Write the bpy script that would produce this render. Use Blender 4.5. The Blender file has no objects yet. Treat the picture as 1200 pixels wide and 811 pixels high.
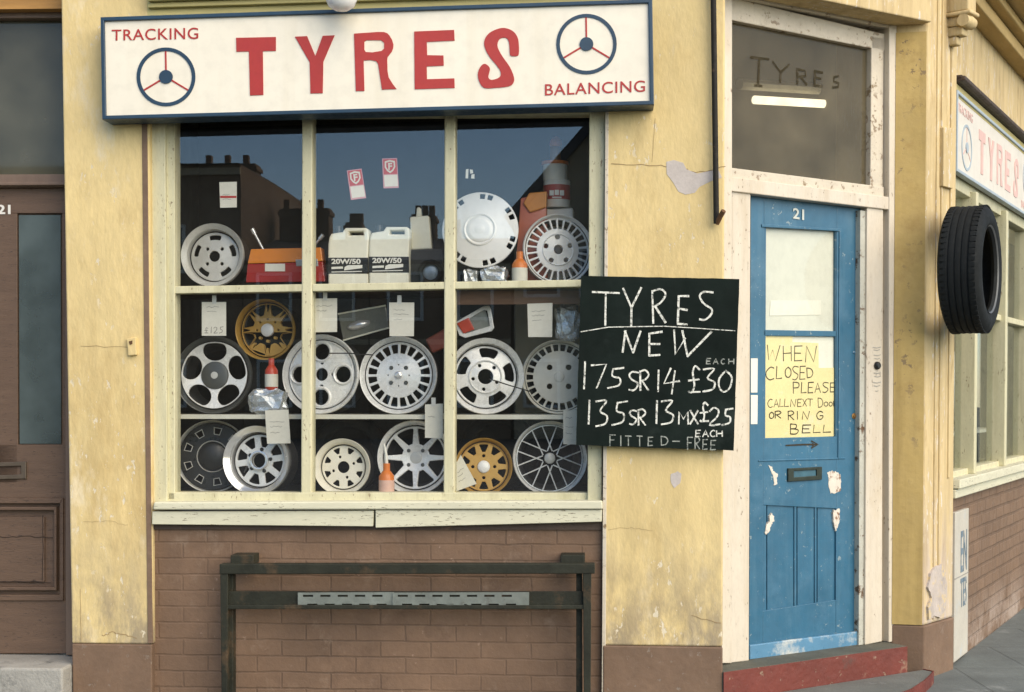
import bpy, bmesh, math, random
from mathutils import Vector, Matrix
R = math.radians
random.seed(7)
S = bpy.context.scene
COL = S.collection

# ------------------------------------------------------------------ camera, sky, sun, exposure
FPX = 1667.0; HOR = 460.0; PITCH = R(-1.5); CAMH = 1.4
PPY = HOR - FPX * math.tan(PITCH)
cam = bpy.data.cameras.new("camera"); camo = bpy.data.objects.new("camera", cam); COL.objects.link(camo)
camo.location = (0, 0, CAMH); camo.rotation_euler = (R(90) + PITCH, 0, 0)
cam.sensor_width = 36.0; cam.lens = FPX * 36.0 / 1200.0
cam.shift_y = (PPY - 405.5) / 1200.0
cam.clip_start = 0.05; cam.clip_end = 1000
S.camera = camo
SUN_EL, SUN_AZ = R(36), R(138)
w = bpy.data.worlds.new("World"); S.world = w; w.use_nodes = True
nt = w.node_tree; bg = nt.nodes["Background"]
sky = nt.nodes.new("ShaderNodeTexSky"); sky.sky_type = 'NISHITA'; sky.sun_disc = False
sky.sun_elevation = SUN_EL; sky.sun_rotation = SUN_AZ; sky.air_density = 1.0; sky.dust_density = 0.1; sky.ozone_density = 3.0
nt.links.new(sky.outputs[0], bg.inputs[0]); bg.inputs[1].default_value = 0.10
sl = bpy.data.lights.new("sun", 'SUN'); sl.energy = 2.4; sl.angle = R(70); sl.color = (1.0, 0.84, 0.62)
so = bpy.data.objects.new("sun", sl); COL.objects.link(so); so.location = (6, -8, 14)
sd = Vector((math.sin(SUN_AZ) * math.cos(SUN_EL), math.cos(SUN_AZ) * math.cos(SUN_EL), math.sin(SUN_EL)))
so.rotation_euler = sd.to_track_quat('Z', 'Y').to_euler()
S.view_settings.view_transform = 'Standard'; S.view_settings.look = 'None'
S.view_settings.exposure = 1.20; S.view_settings.gamma = 1.0
S.cycles.max_bounces = 8; S.cycles.transparent_max_bounces = 16
S.cycles.caustics_reflective = False; S.cycles.caustics_refractive = False
S.cycles.use_denoising = True

# ------------------------------------------------------------------ planes of the place
FWD = Vector((0, math.cos(PITCH), math.sin(PITCH))); UPV = Vector((0, -math.sin(PITCH), math.cos(PITCH)))
CAM = Vector((0, 0, CAMH))
def ray(px, py):
    return FWD + Vector((1, 0, 0)) * ((px - 600) / FPX) + UPV * ((PPY - py) / FPX)
class Plane:
    """a vertical wall plane; local axes: u along the wall, d into the wall, v up"""
    def __init__(s, x, y, deg):
        s.a = R(deg); s.o = Vector((x, y, 0)); s.u = Vector((math.cos(s.a), math.sin(s.a), 0)); s.n = Vector((-math.sin(s.a), math.cos(s.a), 0))
        s.M = Matrix.Translation(s.o) @ Matrix.Rotation(s.a, 4, 'Z')
    def p(s, px, py, d=0.0):
        r = ray(px, py); t = ((s.o - CAM).dot(s.n) + d) / r.dot(s.n); q = CAM + r * t - s.o
        return (q.dot(s.u), q.z)
    def P(s, px, py, d=0.0):
        u, v = s.p(px, py, d); return s.o + s.u * u + s.n * d + Vector((0, 0, v))
    def W(s, u, d, v): return s.o + s.u * u + s.n * d + Vector((0, 0, v))
    def q(s, pts, d=0.0): return [s.p(x, y, d) for x, y in pts]
def onz(px, py, z):
    r = ray(px, py); return CAM + r * ((z - CAMH) / r.z)
F = Plane(0.922, 6.20, -4.0)                       # shop front
K = Plane(0.922, 6.20, 33.0)                       # canted entrance
kc = K.P(1085, 460); dirp = Vector((math.cos(R(50)), math.sin(R(50)), 0))
_r = ray(1119, 460); _a = _r.x / _r.y
_s = (_a * kc.y - kc.x) / (dirp.x - _a * dirp.y); sc = kc + dirp * _s
SP = Plane(sc.x, sc.y, 61.0)                       # side wall
WP = Plane(0, 0, 0)

# ------------------------------------------------------------------ materials
MATS = {}
def mat(name, col, rough=.6, metal=0.0, var=.12, scale=4.0, bump=0.0, bscale=60.0, spots=None, spots2=None, coat=0.0, spec=.5, stretch=None, bricks=None, cracks=None, trans=0.0, emit=None, low=None, streak=None, chips=None, lumps=0.0, axes='xz'):
    if name in MATS: return MATS[name]
    m = bpy.data.materials.new(name); m.use_nodes = True; MATS[name] = m
    n = m.node_tree.nodes; l = m.node_tree.links; b = n["Principled BSDF"]
    tc = n.new("ShaderNodeTexCoord"); mp = n.new("ShaderNodeMapping"); l.new(tc.outputs["Object"], mp.inputs[0])
    if stretch: mp.inputs["Scale"].default_value = stretch
    co = mp.outputs[0]
    def noise(sc, det=6, ro=.6, src=None):
        x = n.new("ShaderNodeTexNoise"); x.inputs["Scale"].default_value = sc; x.inputs["Detail"].default_value = det; x.inputs["Roughness"].default_value = ro
        l.new(src or co, x.inputs["Vector"]); return x.outputs["Fac"]
    def ramp(f, a, bb):
        x = n.new("ShaderNodeMapRange"); x.inputs[1].default_value = a; x.inputs[2].default_value = bb; l.new(f, x.inputs[0]); return x.outputs[0]
    def mix(f, A, B):
        x = n.new("ShaderNodeMix"); x.data_type = 'RGBA'
        if hasattr(f, 'links'): l.new(f, x.inputs[0])
        else: x.inputs[0].default_value = f
        for i, v in ((6, A), (7, B)):
            if hasattr(v, 'links'): l.new(v, x.inputs[i])
            else: x.inputs[i].default_value = (*v, 1)
        return x.outputs[2]
    def mul(f, g):
        x = n.new("ShaderNodeMath"); x.operation = 'MULTIPLY'; l.new(f, x.inputs[0])
        if hasattr(g, 'links'): l.new(g, x.inputs[1])
        else: x.inputs[1].default_value = g
        return x.outputs[0]
    lo = tuple(c * (1 - var) for c in col); hi = tuple(min(1, c * (1 + var)) for c in col)
    c = mix(ramp(noise(scale), .3, .7), lo, hi)
    if var > .02: c = mix(mul(ramp(noise(scale * 9, 4), .45, .8), .35), c, tuple(x * .72 for x in col))
    height = None
    if bricks:
        bt = n.new("ShaderNodeTexBrick"); sx = n.new("ShaderNodeSeparateXYZ"); l.new(tc.outputs["Object"], sx.inputs[0])
        cb = n.new("ShaderNodeCombineXYZ"); l.new(sx.outputs[0], cb.inputs[0]); l.new(sx.outputs[2 if axes == 'xz' else 1], cb.inputs[1])
        nv = n.new("ShaderNodeTexNoise"); nv.inputs["Scale"].default_value = 9; l.new(tc.outputs["Object"], nv.inputs["Vector"])
        vm = n.new("ShaderNodeVectorMath"); vm.operation = 'MULTIPLY_ADD'; vm.inputs[1].default_value = (.010, .010, 0); l.new(nv.outputs["Color"], vm.inputs[0]); l.new(cb.outputs[0], vm.inputs[2])
        l.new(vm.outputs[0], bt.inputs["Vector"]); bt.inputs["Scale"].default_value = 1.0
        bt.inputs["Brick Width"].default_value = .225 if axes == "xz" else .75; bt.inputs["Row Height"].default_value = .073 if axes == "xz" else .6; bt.inputs["Mortar Size"].default_value = bricks; bt.inputs["Mortar Smooth"].default_value = .5
        bt.inputs["Color1"].default_value = (1, 1, 1, 1); bt.inputs["Color2"].default_value = (.76, .76, .76, 1); bt.inputs["Mortar"].default_value = (.46, .46, .46, 1)
        mm = n.new("ShaderNodeMix"); mm.data_type = 'RGBA'; mm.blend_type = 'MULTIPLY'
        l.new(mul(ramp(noise(2.3), .30, .70), .75), mm.inputs[0]); l.new(c, mm.inputs[6]); l.new(bt.outputs["Color"], mm.inputs[7]); c = mm.outputs[2]
        inv = n.new("ShaderNodeMath"); inv.operation = 'SUBTRACT'; inv.inputs[0].default_value = 1; l.new(bt.outputs["Fac"], inv.inputs[1]); height = inv.outputs[0]
    for sp in (spots, spots2):
        if sp:
            scol, ssc, a, bb = sp[:4]; c = mix(ramp(noise(ssc, 8, .7), a, bb), c, scol)
    if low:                                         # worn / stained band low on the wall (a height with a ragged edge)
        lcol, z0, z1 = low; sx = n.new("ShaderNodeSeparateXYZ"); l.new(tc.outputs["Object"], sx.inputs[0])
        c = mix(mul(ramp(sx.outputs[2], z1, z0), ramp(noise(5, 8, .7), .40, .58)), c, lcol)
    if streak:                                      # rain runs: noise drawn out along the height
        m2 = n.new("ShaderNodeMapping"); m2.inputs["Scale"].default_value = (1, 1, .07); l.new(tc.outputs["Object"], m2.inputs[0])
        c = mix(mul(ramp(noise(streak[1], 5, .6, m2.outputs[0]), .50, .72), streak[2]), c, streak[0])
    chipmask = None
    if chips:                                       # small sharp-edged flakes, gathered in patches
        chipmask = mul(ramp(noise(chips[1], 5, .65), chips[2], chips[2] + .025), ramp(noise(chips[1] * .12, 3), .46, .56))
        c = mix(chipmask, c, chips[0])
    if cracks:
        v = n.new("ShaderNodeTexVoronoi"); v.feature = 'DISTANCE_TO_EDGE'; v.inputs["Scale"].default_value = cracks
        nz = n.new("ShaderNodeTexNoise"); nz.inputs["Scale"].default_value = 3; l.new(co, nz.inputs["Vector"])
        va = n.new("ShaderNodeVectorMath"); va.operation = 'MULTIPLY_ADD'; va.inputs[1].default_value = (.5, .5, .5); l.new(nz.outputs["Color"], va.inputs[0]); l.new(co, va.inputs[2]); l.new(va.outputs[0], v.inputs["Vector"])
        c = mix(mul(ramp(v.outputs["Distance"], .006, .0), ramp(noise(1.2, 3), .5, .62)), c, tuple(x * .45 for x in col))
    l.new(c, b.inputs["Base Color"])
    b.inputs["Roughness"].default_value = rough; b.inputs["Metallic"].default_value = metal
    b.inputs["Coat Weight"].default_value = coat; b.inputs["Specular IOR Level"].default_value = spec; b.inputs["Transmission Weight"].default_value = trans
    if var > .02:
        rr = n.new("ShaderNodeMapRange"); rr.inputs[1].default_value = .3; rr.inputs[2].default_value = .7; rr.inputs[3].default_value = max(.03, rough - .12); rr.inputs[4].default_value = min(1, rough + .12)
        l.new(noise(scale * 5), rr.inputs[0]); l.new(rr.outputs[0], b.inputs["Roughness"])
    if bump or height:
        bp = n.new("ShaderNodeBump"); bp.inputs["Strength"].default_value = bump or .3; bp.inputs["Distance"].default_value = .006
        h = noise(bscale, 6)
        if lumps:
            la_ = n.new("ShaderNodeMath"); la_.operation = 'MULTIPLY_ADD'; la_.inputs[1].default_value = lumps; l.new(noise(5, 3), la_.inputs[0]); l.new(h, la_.inputs[2]); h = la_.outputs[0]
        if chipmask is not None:
            lb2 = n.new("ShaderNodeMath"); lb2.operation = 'MULTIPLY_ADD'; lb2.inputs[1].default_value = -.5; l.new(chipmask, lb2.inputs[0]); l.new(h, lb2.inputs[2]); h = lb2.outputs[0]
        if height:
            ad = n.new("ShaderNodeMath"); ad.operation = 'MULTIPLY_ADD'; ad.inputs[1].default_value = 1.0; l.new(height, ad.inputs[0]); l.new(mul(h, .7), ad.inputs[2]); h = ad.outputs[0]
        l.new(h, bp.inputs["Height"]); l.new(bp.outputs[0], b.inputs["Normal"])
    if emit:
        b.inputs["Emission Color"].default_value = (*emit[0], 1); b.inputs["Emission Strength"].default_value = emit[1]
    return m
def glassmat(name, tint=(1, 1, 1), k=1.0, rough=0.0, haze=None, wavy=0.0):
    m = bpy.data.materials.new(name); m.use_nodes = True; n = m.node_tree.nodes; l = m.node_tree.links; n.clear()
    o = n.new("ShaderNodeOutputMaterial"); tr = n.new("ShaderNodeBsdfTransparent"); tr.inputs[0].default_value = (*tint, 1)
    gl = n.new("ShaderNodeBsdfGlossy"); gl.inputs["Roughness"].default_value = rough
    fr = n.new("ShaderNodeFresnel"); ge = n.new("ShaderNodeNewGeometry"); ma = n.new("ShaderNodeMath"); ma.operation = 'MULTIPLY_ADD'; ma.inputs[1].default_value = 1 / 1.5 - 1.5; ma.inputs[2].default_value = 1.5
    l.new(ge.outputs["Backfacing"], ma.inputs[0]); l.new(ma.outputs[0], fr.inputs[0])      # same reflectance at both faces of a thin pane
    mu = n.new("ShaderNodeMath"); mu.operation = 'MULTIPLY'; mu.inputs[1].default_value = k; mu.use_clamp = True; l.new(fr.outputs[0], mu.inputs[0])
    if wavy:
        tc = n.new("ShaderNodeTexCoord"); nz = n.new("ShaderNodeTexNoise"); nz.inputs["Scale"].default_value = 3.0; nz.inputs["Detail"].default_value = 2; l.new(tc.outputs["Object"], nz.inputs["Vector"])
        bp = n.new("ShaderNodeBump"); bp.inputs["Strength"].default_value = wavy; bp.inputs["Distance"].default_value = .01; l.new(nz.outputs["Fac"], bp.inputs["Height"]); l.new(bp.outputs[0], gl.inputs["Normal"])
    src = tr.outputs[0]
    if haze:                                        # dust on the pane; on the transom also painted grey reflections
        df = n.new("ShaderNodeBsdfDiffuse"); df.inputs[0].default_value = (*haze[0], 1); tc = n.new("ShaderNodeTexCoord"); nz = n.new("ShaderNodeTexNoise"); nz.inputs["Scale"].default_value = 4; nz.inputs["Detail"].default_value = 8; l.new(tc.outputs["Object"], nz.inputs["Vector"])
        mr = n.new("ShaderNodeMapRange"); mr.inputs[1].default_value = .3; mr.inputs[2].default_value = .75; mr.inputs[3].default_value = haze[1] * .6; mr.inputs[4].default_value = haze[1] * 1.4; l.new(nz.outputs["Fac"], mr.inputs[0])
        mh = n.new("ShaderNodeMixShader"); l.new(mr.outputs[0], mh.inputs[0]); l.new(src, mh.inputs[1]); l.new(df.outputs[0], mh.inputs[2]); src = mh.outputs[0]
    mx = n.new("ShaderNodeMixShader"); l.new(mu.outputs[0], mx.inputs[0]); l.new(src, mx.inputs[1]); l.new(gl.outputs[0], mx.inputs[2]); l.new(mx.outputs[0], o.inputs[0])
    return m
PLAS = mat("yellow_plaster", (.66, .515, .245), .85, var=.12, scale=2.2, bump=.45, bscale=30, lumps=3.0, streak=((.40, .29, .12), 6, .3), chips=((.66, .58, .42), 26, .62), spots=((.43, .30, .12), 1.7, .53, .78), spots2=((.72, .62, .42), 2.0, .56, .70), stretch=(1.6, 1.6, .7), low=((.27, .22, .15), .22, .85))
PLASB = mat("beige_plaster", (.55, .43, .225), .85, lumps=2.0, streak=((.30, .21, .10), 14, .6), chips=((.60, .55, .47), 22, .585), var=.12, scale=4, bump=.3, bscale=40, spots=((.30, .20, .09), 5, .56, .76), spots2=((.62, .55, .42), 4, .60, .70), low=((.46, .40, .37), .2, 1.0), stretch=(2.2, 2.2, .6))
PLAS_SHADE = mat("shaded_ochre_plaster", (.46, .33, .12), .85, lumps=2.5, streak=((.26, .18, .06), 12, .6), chips=((.25, .18, .09), 24, .60), var=.14, scale=3, bump=.25, bscale=40, spots=((.30, .19, .06), 4, .56, .78))
ORANGE_WOOD_BOUNCE = mat("orange_wood_and_bounce", (.42, .22, .06), .7, var=.2, scale=3, bump=.2, stretch=(1, 8, 8))
PLINTH = mat("brown_plinth_paint", (.160, .100, .062), .75, var=.16, scale=5, bump=.3, bscale=45, spots=((.24, .18, .14), 7, .60, .74), lumps=3.0, chips=((.21, .16, .12), 26, .63))
BRICK = mat("painted_brick", (.172, .104, .062), .7, var=.2, scale=3.5, bump=.45, bscale=60, bricks=.0055, spots=((.25, .175, .12), 5, .58, .78), spots2=((.095, .055, .034), 2.6, .56, .74), lumps=1.5, chips=((.26, .17, .115), 30, .66))
BRICK2 = mat("painted_side_brick", (.175, .108, .064), .75, var=.14, scale=3.5, bump=.6, bscale=60, bricks=.011, low=((.32, .25, .2), .05, .3))
CREAM = mat("cream_window_paint", (.56, .53, .35), .5, var=.08, scale=5, bump=.2, streak=((.36, .33, .19), 16, .6), chips=((.20, .15, .09), 40, .615), bscale=50, spots=((.30, .25, .13), 9, .63, .72), stretch=(3, 3, 1))
SILL = mat("cream_sill_paint", (.60, .58, .43), .5, chips=((.13, .10, .06), 34, .60), var=.07, scale=4, bump=.1, bscale=50, spots=((.16, .12, .07), 8, .67, .72), stretch=(1, 3, 5))
FASC = mat("olive_fascia_paint", (.50, .425, .17), .6, var=.1, scale=4, bump=.15, stretch=(1, 4, 6))
WHITE = mat("white_frame_paint", (.555, .50, .405), .5, streak=((.44, .36, .25), 16, .6), chips=((.20, .15, .10), 36, .63), var=.05, scale=4, bump=.15, bscale=60, spots=((.16, .11, .07), 11, .66, .70), spots2=((.50, .43, .32), 3, .52, .70), stretch=(2, 2, .8))
WHITE_BAD = mat("peeling_white_paint", (.54, .485, .385), .6, chips=((.26, .20, .14), 30, .585), var=.09, scale=6, bump=.35, bscale=50, spots=((.22, .16, .09), 14, .59, .64))
JAMB = mat("worn_grey_jamb", (.42, .42, .36), .6, var=.15, scale=6, bump=.3, spots=((.10, .05, .02), 16, .56, .62))
BLUE = mat("blue_door_paint", (.026, .112, .190), .42, streak=((.055, .145, .215), 22, .6), chips=((.20, .26, .28), 44, .63), var=.15, scale=3, bump=.08, bscale=70, spots=((.075, .17, .25), 4, .54, .80), spots2=((.03, .09, .17), 11, .68, .74))
BLUE_WORN = mat("worn_blue_kickboard", (.085, .21, .33), .35, var=.12, scale=3, bump=.1, spots=((.60, .58, .50), 3.2, .53, .66))
BROWN = mat("brown_door_paint", (.120, .074, .047), .6, chips=((.04, .025, .018), 30, .585), var=.14, scale=4, bump=.35, bscale=30, stretch=(1, 1, 9), spots=((.05, .03, .02), 9, .64, .70))
BROWN_L = mat("pale_brown_frame_paint", (.165, .112, .080), .55, var=.12, scale=4, bump=.15, stretch=(6, 1, 1))
DARKW = mat("dark_timber", (.06, .038, .025), .6, var=.25, scale=6, bump=.3, bscale=40, spots=((.14, .08, .05), 9, .60, .70))
SLATE = mat("chalk_board_black", (.008, .013, .011), .9, spec=.12, var=.35, scale=3.5, bump=.05, spots=((.035, .047, .042), 2.4, .56, .85))
CHALK = mat("chalk", (.72, .72, .64), 1.0, var=.2, scale=60, spots=((.06, .07, .06), 70, .49, .62))
CHALKF = mat("faint_chalk", (.30, .32, .28), 1.0, var=.2, scale=60, spots=((.03, .04, .04), 90, .50, .62))
SIGNW = mat("sign_cream_board", (.78, .73, .60), .4, var=.03, scale=2, streak=((.62, .55, .40), 7, .35))
SIGNW2 = mat("side_sign_white_board", (.64, .61, .54), .5, var=.03, scale=2)
RED = mat("sign_red", (.38, .030, .024), .5, var=.06, scale=6)
REDF = mat("faded_sign_red", (.62, .42, .38), .6, var=.08, scale=6)
NAVY = mat("sign_navy", (.018, .046, .080), .4, var=.15, scale=6)
NAVYF = mat("faded_sign_blue", (.36, .43, .48), .5, var=.1, scale=6)
METAL = mat("dark_painted_metal", (.024, .025, .017), .6, .1, spec=.25, var=.35, scale=8, bump=.3, spots=((.085, .055, .03), 7, .54, .70))
ANGLE = mat("grey_perforated_steel", (.22, .24, .21), .5, .5, var=.2, scale=9, bump=.1, spots=((.07, .06, .045), 6, .55, .7))
PIPE = mat("black_pipe_metal", (.02, .018, .014), .7, .1, spec=.25, var=.3, scale=9, spots=((.16, .09, .05), 12, .58, .66))
RUST = mat("rusty_metal", (.14, .07, .03), .8, .3, var=.3, scale=20, bump=.2)
REDSTEP = mat("red_step_paint", (.135, .027, .017), .65, var=.2, scale=4, bump=.5, bscale=40, lumps=3, chips=((.26, .18, .12), 24, .625), spots=((.30, .19, .12), 6, .60, .72), spots2=((.07, .05, .04), 5, .60, .74))
CONC = mat("dark_step_concrete", (.13, .135, .12), .9, var=.2, scale=6, bump=.5, bscale=90, spots=((.30, .30, .29), 4, .58, .75))
STONE = mat("step_stone", (.30, .29, .26), .9, var=.2, scale=5, bump=.6, bscale=70, spots=((.12, .12, .11), 8, .55, .70))
RUBBER = mat("tyre_rubber", (.011, .013, .0135), .8, spec=.2, var=.2, scale=8, bump=.12, bscale=50)
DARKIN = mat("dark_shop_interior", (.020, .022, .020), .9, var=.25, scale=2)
BROWNIN = mat("brown_cardboard_back", (.085, .055, .03), .9, var=.2, scale=2)
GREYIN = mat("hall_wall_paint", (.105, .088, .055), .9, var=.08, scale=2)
SHELFW = mat("white_shelf_edge", (.62, .61, .52), .5, var=.08)
SILVER = mat("silver_wheel_lacquer", (.80, .80, .78), .28, .12, var=.09, scale=5)
SILVER_D = mat("dull_silver_alloy", (.60, .60, .57), .40, .12, var=.12, scale=8)
CHROME = mat("chrome", (.74, .74, .74), .16, .6, var=.04, scale=6)
GOLD = mat("gold_wheel_lacquer", (.52, .31, .07), .42, .15, var=.12, scale=6)
WHITEW = mat("white_wheel_lacquer", (.82, .82, .80), .38, .05, var=.04)
OFFW = mat("cream_wheel_lacquer", (.76, .73, .63), .45, .05, var=.06)
BLACKW = mat("black_wheel_lacquer", (.025, .026, .025), .35, .2, var=.2)
GREYW = mat("grey_wheel_cap", (.10, .105, .10), .4, .4, var=.15)
PLW = mat("white_plastic", (.76, .75, .68), .45, var=.04)
PLY = mat("ivory_plastic", (.80, .78, .65), .45, var=.05)
PLR = mat("red_plastic", (.50, .055, .025), .35, var=.08)
PLPINK = mat("faded_red_plastic", (.50, .145, .085), .45, var=.1)
PLO = mat("orange_plastic", (.68, .19, .03), .35, var=.08)
AMBER = mat("amber_lens", (.66, .22, .03), .2, var=.06)
LRED = mat("red_lens", (.33, .026, .022), .2, var=.06)
PAPER = mat("white_paper", (.70, .68, .59), .8, var=.03)
PAPERY = mat("yellow_paper", (.72, .61, .31), .8, var=.05, scale=7, spots=((.70, .62, .40), 6, .56, .64))
INK = mat("brown_black_ink", (.03, .02, .006), .8, var=.15)
INKG = mat("grey_pencil", (.30, .29, .26), .9, var=.2)
BLIND = mat("white_blind_cloth", (.60, .59, .51), .8, var=.05, scale=3)
BRASS = mat("tarnished_brass", (.30, .17, .06), .45, .8, var=.2, scale=20)
BLACKP = mat("black_plastic", (.012, .012, .011), .35, var=.1)
CLEARP = mat("crumpled_clear_plastic", (.55, .57, .57), .22, .55, var=.15, scale=20, bump=.6, bscale=30)
PAVE = mat("pavement_slabs", (.125, .140, .132), .85, bricks=.012, axes="xy", var=.2, scale=3, bump=.5, bscale=60, spots=((.28, .29, .28), 2.2, .58, .75), cracks=1.2)
ROADM = mat("asphalt_road", (.05, .05, .05), .9, var=.2, scale=6, bump=.5, bscale=120)
KERB = mat("granite_kerb", (.28, .27, .25), .8, var=.15, scale=8, bump=.3)
PATCH = mat("bare_render_patch", (.50, .45, .41), .9, var=.1, scale=12, bump=.3, bscale=40)
BARE = mat("bare_primer_patch", (.60, .55, .47), .7, var=.12, scale=18, spots=((.22, .12, .07), 26, .55, .60))
FAR_BRICK = mat("far_brick", (.20, .12, .07), .9, var=.15, scale=1, bump=.3)
FAR_BEIGE = mat("far_render", (.50, .40, .26), .9, var=.12, scale=.6)
ROOFT = mat("far_roof_slate", (.07, .065, .065), .7, var=.2, scale=2)
LEAF = mat("tree_leaves", (.06, .10, .025), .7, var=.35, scale=1.5)
BARK = mat("tree_bark", (.10, .075, .05), .9, var=.2, scale=6, bump=.5, bscale=20)
TUBE = mat("lit_fluorescent_tube", (.9, .9, .85), .5, var=0, emit=((1.0, .92, .72), 1.9))
GLASS = glassmat("shop_window_glass", (.985, .99, .985), 1.6, wavy=.006, haze=((.45, .46, .42), .006))
GLASSD = glassmat("dusty_fanlight_glass", (.86, .84, .78), .35, .0, haze=((.20, .17, .11), .36))
GLASS2 = glassmat("door_glass", (.98, .99, .98), .4)
GLASSF = glassmat("obscured_door_glass", (.5, .6, .6), .6, .25, haze=((.10, .128, .126), .8))
GLASSN = glassmat("transom_glass_grime_sheen", (.7, .7, .66), .8, .03, haze=((.15, .145, .105), .55))  # haze colour holds grime plus grey reflections painted onto the pane
GLASSS = glassmat("side_window_glass", (.95, .97, .96), .9)

# ------------------------------------------------------------------ mesh builder
class MB:
    def __init__(s): s.b = bmesh.new()
    def poly(s, pts):
        return s.b.faces.new([s.b.verts.new(p) for p in pts])
    def prism(s, uv, d0, d1):                       # outline in the wall plane, pushed from depth d0 to d1
        a = [s.b.verts.new((u, d0, v)) for u, v in uv]; c = [s.b.verts.new((u, d1, v)) for u, v in uv]; n = len(a)
        s.b.faces.new(a); s.b.faces.new(c[::-1])
        for i in range(n): s.b.faces.new((a[i], c[i], c[(i + 1) % n], a[(i + 1) % n]))
        return s
    def slab(s, xy, z0, z1):                        # plan outline pushed up from z0 to z1
        a = [s.b.verts.new((x, y, z0)) for x, y in xy]; c = [s.b.verts.new((x, y, z1)) for x, y in xy]; n = len(a)
        s.b.faces.new(a[::-1]); s.b.faces.new(c)
        for i in range(n): s.b.faces.new((a[i], a[(i + 1) % n], c[(i + 1) % n], c[i]))
        return s
    def box(s, u0, u1, d0, d1, v0, v1): return s.prism([(u0, v0), (u1, v0), (u1, v1), (u0, v1)], d0, d1)
    def tube(s, pts, r, n=10, r1=None, cap=True):
        pts = [Vector(p) for p in pts]; rings = []
        for i, p in enumerate(pts):
            t = (pts[min(i + 1, len(pts) - 1)] - pts[max(i - 1, 0)]).normalized()
            x = t.orthogonal().normalized() if i == 0 else (px_ - t * px_.dot(t)).normalized()
            px_ = x; y = t.cross(x); rr = r if r1 is None else r + (r1 - r) * i / (len(pts) - 1)
            rings.append([s.b.verts.new(p + (x * math.cos(k * 2 * math.pi / n) + y * math.sin(k * 2 * math.pi / n)) * rr) for k in range(n)])
        for A, B in zip(rings, rings[1:]):
            for k in range(n): s.b.faces.new((A[k], A[(k + 1) % n], B[(k + 1) % n], B[k]))
        if cap: s.b.faces.new(rings[0][::-1]); s.b.faces.new(rings[-1])
        return s
    def lathe(s, prof, n=40, c=(0, 0, 0), axis='Y', closed=False):   # prof: (radius, along axis)
        rings = []
        for r, t in prof:
            row = []
            for k in range(n):
                a = 2 * math.pi * k / n
                v = (r * math.cos(a), t, r * math.sin(a)) if axis == 'Y' else (r * math.cos(a), r * math.sin(a), t)
                row.append(s.b.verts.new((v[0] + c[0], v[1] + c[1], v[2] + c[2])))
            rings.append(row)
        prs = list(zip(rings, rings[1:])) + ([(rings[-1], rings[0])] if closed else [])
        for A, B in prs:
            for k in range(n): s.b.faces.new((A[k], A[(k + 1) % n], B[(k + 1) % n], B[k]))
        if not closed:
            for rg, pr in ((rings[0], prof[0]), (rings[-1], prof[-1])):
                if pr[0] > 1e-5: s.b.faces.new(rg)
        bmesh.ops.remove_doubles(s.b, verts=s.b.verts, dist=1e-6)
        return s
    def add_mesh(s, me, fn):
        vs = [s.b.verts.new(fn(v.co)) for v in me.vertices]
        for p in me.polygons:
            try: s.b.faces.new([vs[i] for i in p.vertices])
            except ValueError: pass
        return s
    def bevel(s, w, seg=2, ang=30):
        bmesh.ops.recalc_face_normals(s.b, faces=s.b.faces)
        es = [e for e in s.b.edges if len(e.link_faces) == 2 and e.calc_face_angle(0) > R(ang)]
        if es: bmesh.ops.bevel(s.b, geom=es, offset=w, segments=seg, affect='EDGES', profile=.5, clamp_overlap=True)
        return s
    def jitter(s, a):
        for v in s.b.verts: v.co += Vector([random.uniform(-a, a) for _ in range(3)])
        return s
WM = {}; LOCALROOT = set()
def build(name, mb, m, parent=None, plane=WP, smooth=False, base=None):
    """link the builder as ONE mesh object; coordinates are in the plane's frame"""
    bmesh.ops.recalc_face_normals(mb.b, faces=mb.b.faces)
    if parent is not None and parent.name in LOCALROOT: W = WM[parent.name].copy(); base = Vector((0, 0, 0))
    elif parent is not None: base = plane.M.inverted() @ WM[parent.name].translation; W = plane.M @ Matrix.Translation(base)
    else: base = Vector(base or (0, 0, 0)); W = plane.M @ Matrix.Translation(base)
    for v in mb.b.verts: v.co -= base
    me = bpy.data.meshes.new(name); mb.b.to_mesh(me); mb.b.free(); me.materials.append(m)
    if smooth:
        for p in me.polygons: p.use_smooth = True
        try: me.set_sharp_from_angle(angle=R(40))
        except Exception: pass
    o = bpy.data.objects.new(name, me); COL.objects.link(o); WM[o.name] = W
    if parent is not None:
        o.parent = parent; o.matrix_basis = WM[parent.name].inverted() @ W
        if parent.name in LOCALROOT: LOCALROOT.add(o.name)
    else: o.matrix_basis = W
    return o
def thing(name, label, cat, plane=WP, base=(0, 0, 0), group=None):
    o = bpy.data.objects.new(name, None); COL.objects.link(o); o.empty_display_size = .1
    W = plane.M @ Matrix.Translation(Vector(base)); o.matrix_basis = W; WM[o.name] = W
    return tag(o, label, cat, group)
def tag(o, label, cat, group=None, kind=None):
    if label: o['label'] = label
    if cat: o['category'] = cat
    if group: o['group'] = group
    if kind: o['kind'] = kind
    return o
def struct(o, label=None, cat=None): o['kind'] = 'structure'; return tag(o, label, cat)
DG = bpy.context.evaluated_depsgraph_get
def curve_mesh(cu):
    o = bpy.data.objects.new("tmp", cu); COL.objects.link(o); bpy.context.view_layer.update()
    me = bpy.data.meshes.new_from_object(o.evaluated_get(DG())); bpy.data.objects.remove(o); bpy.data.curves.remove(cu); return me
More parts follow.
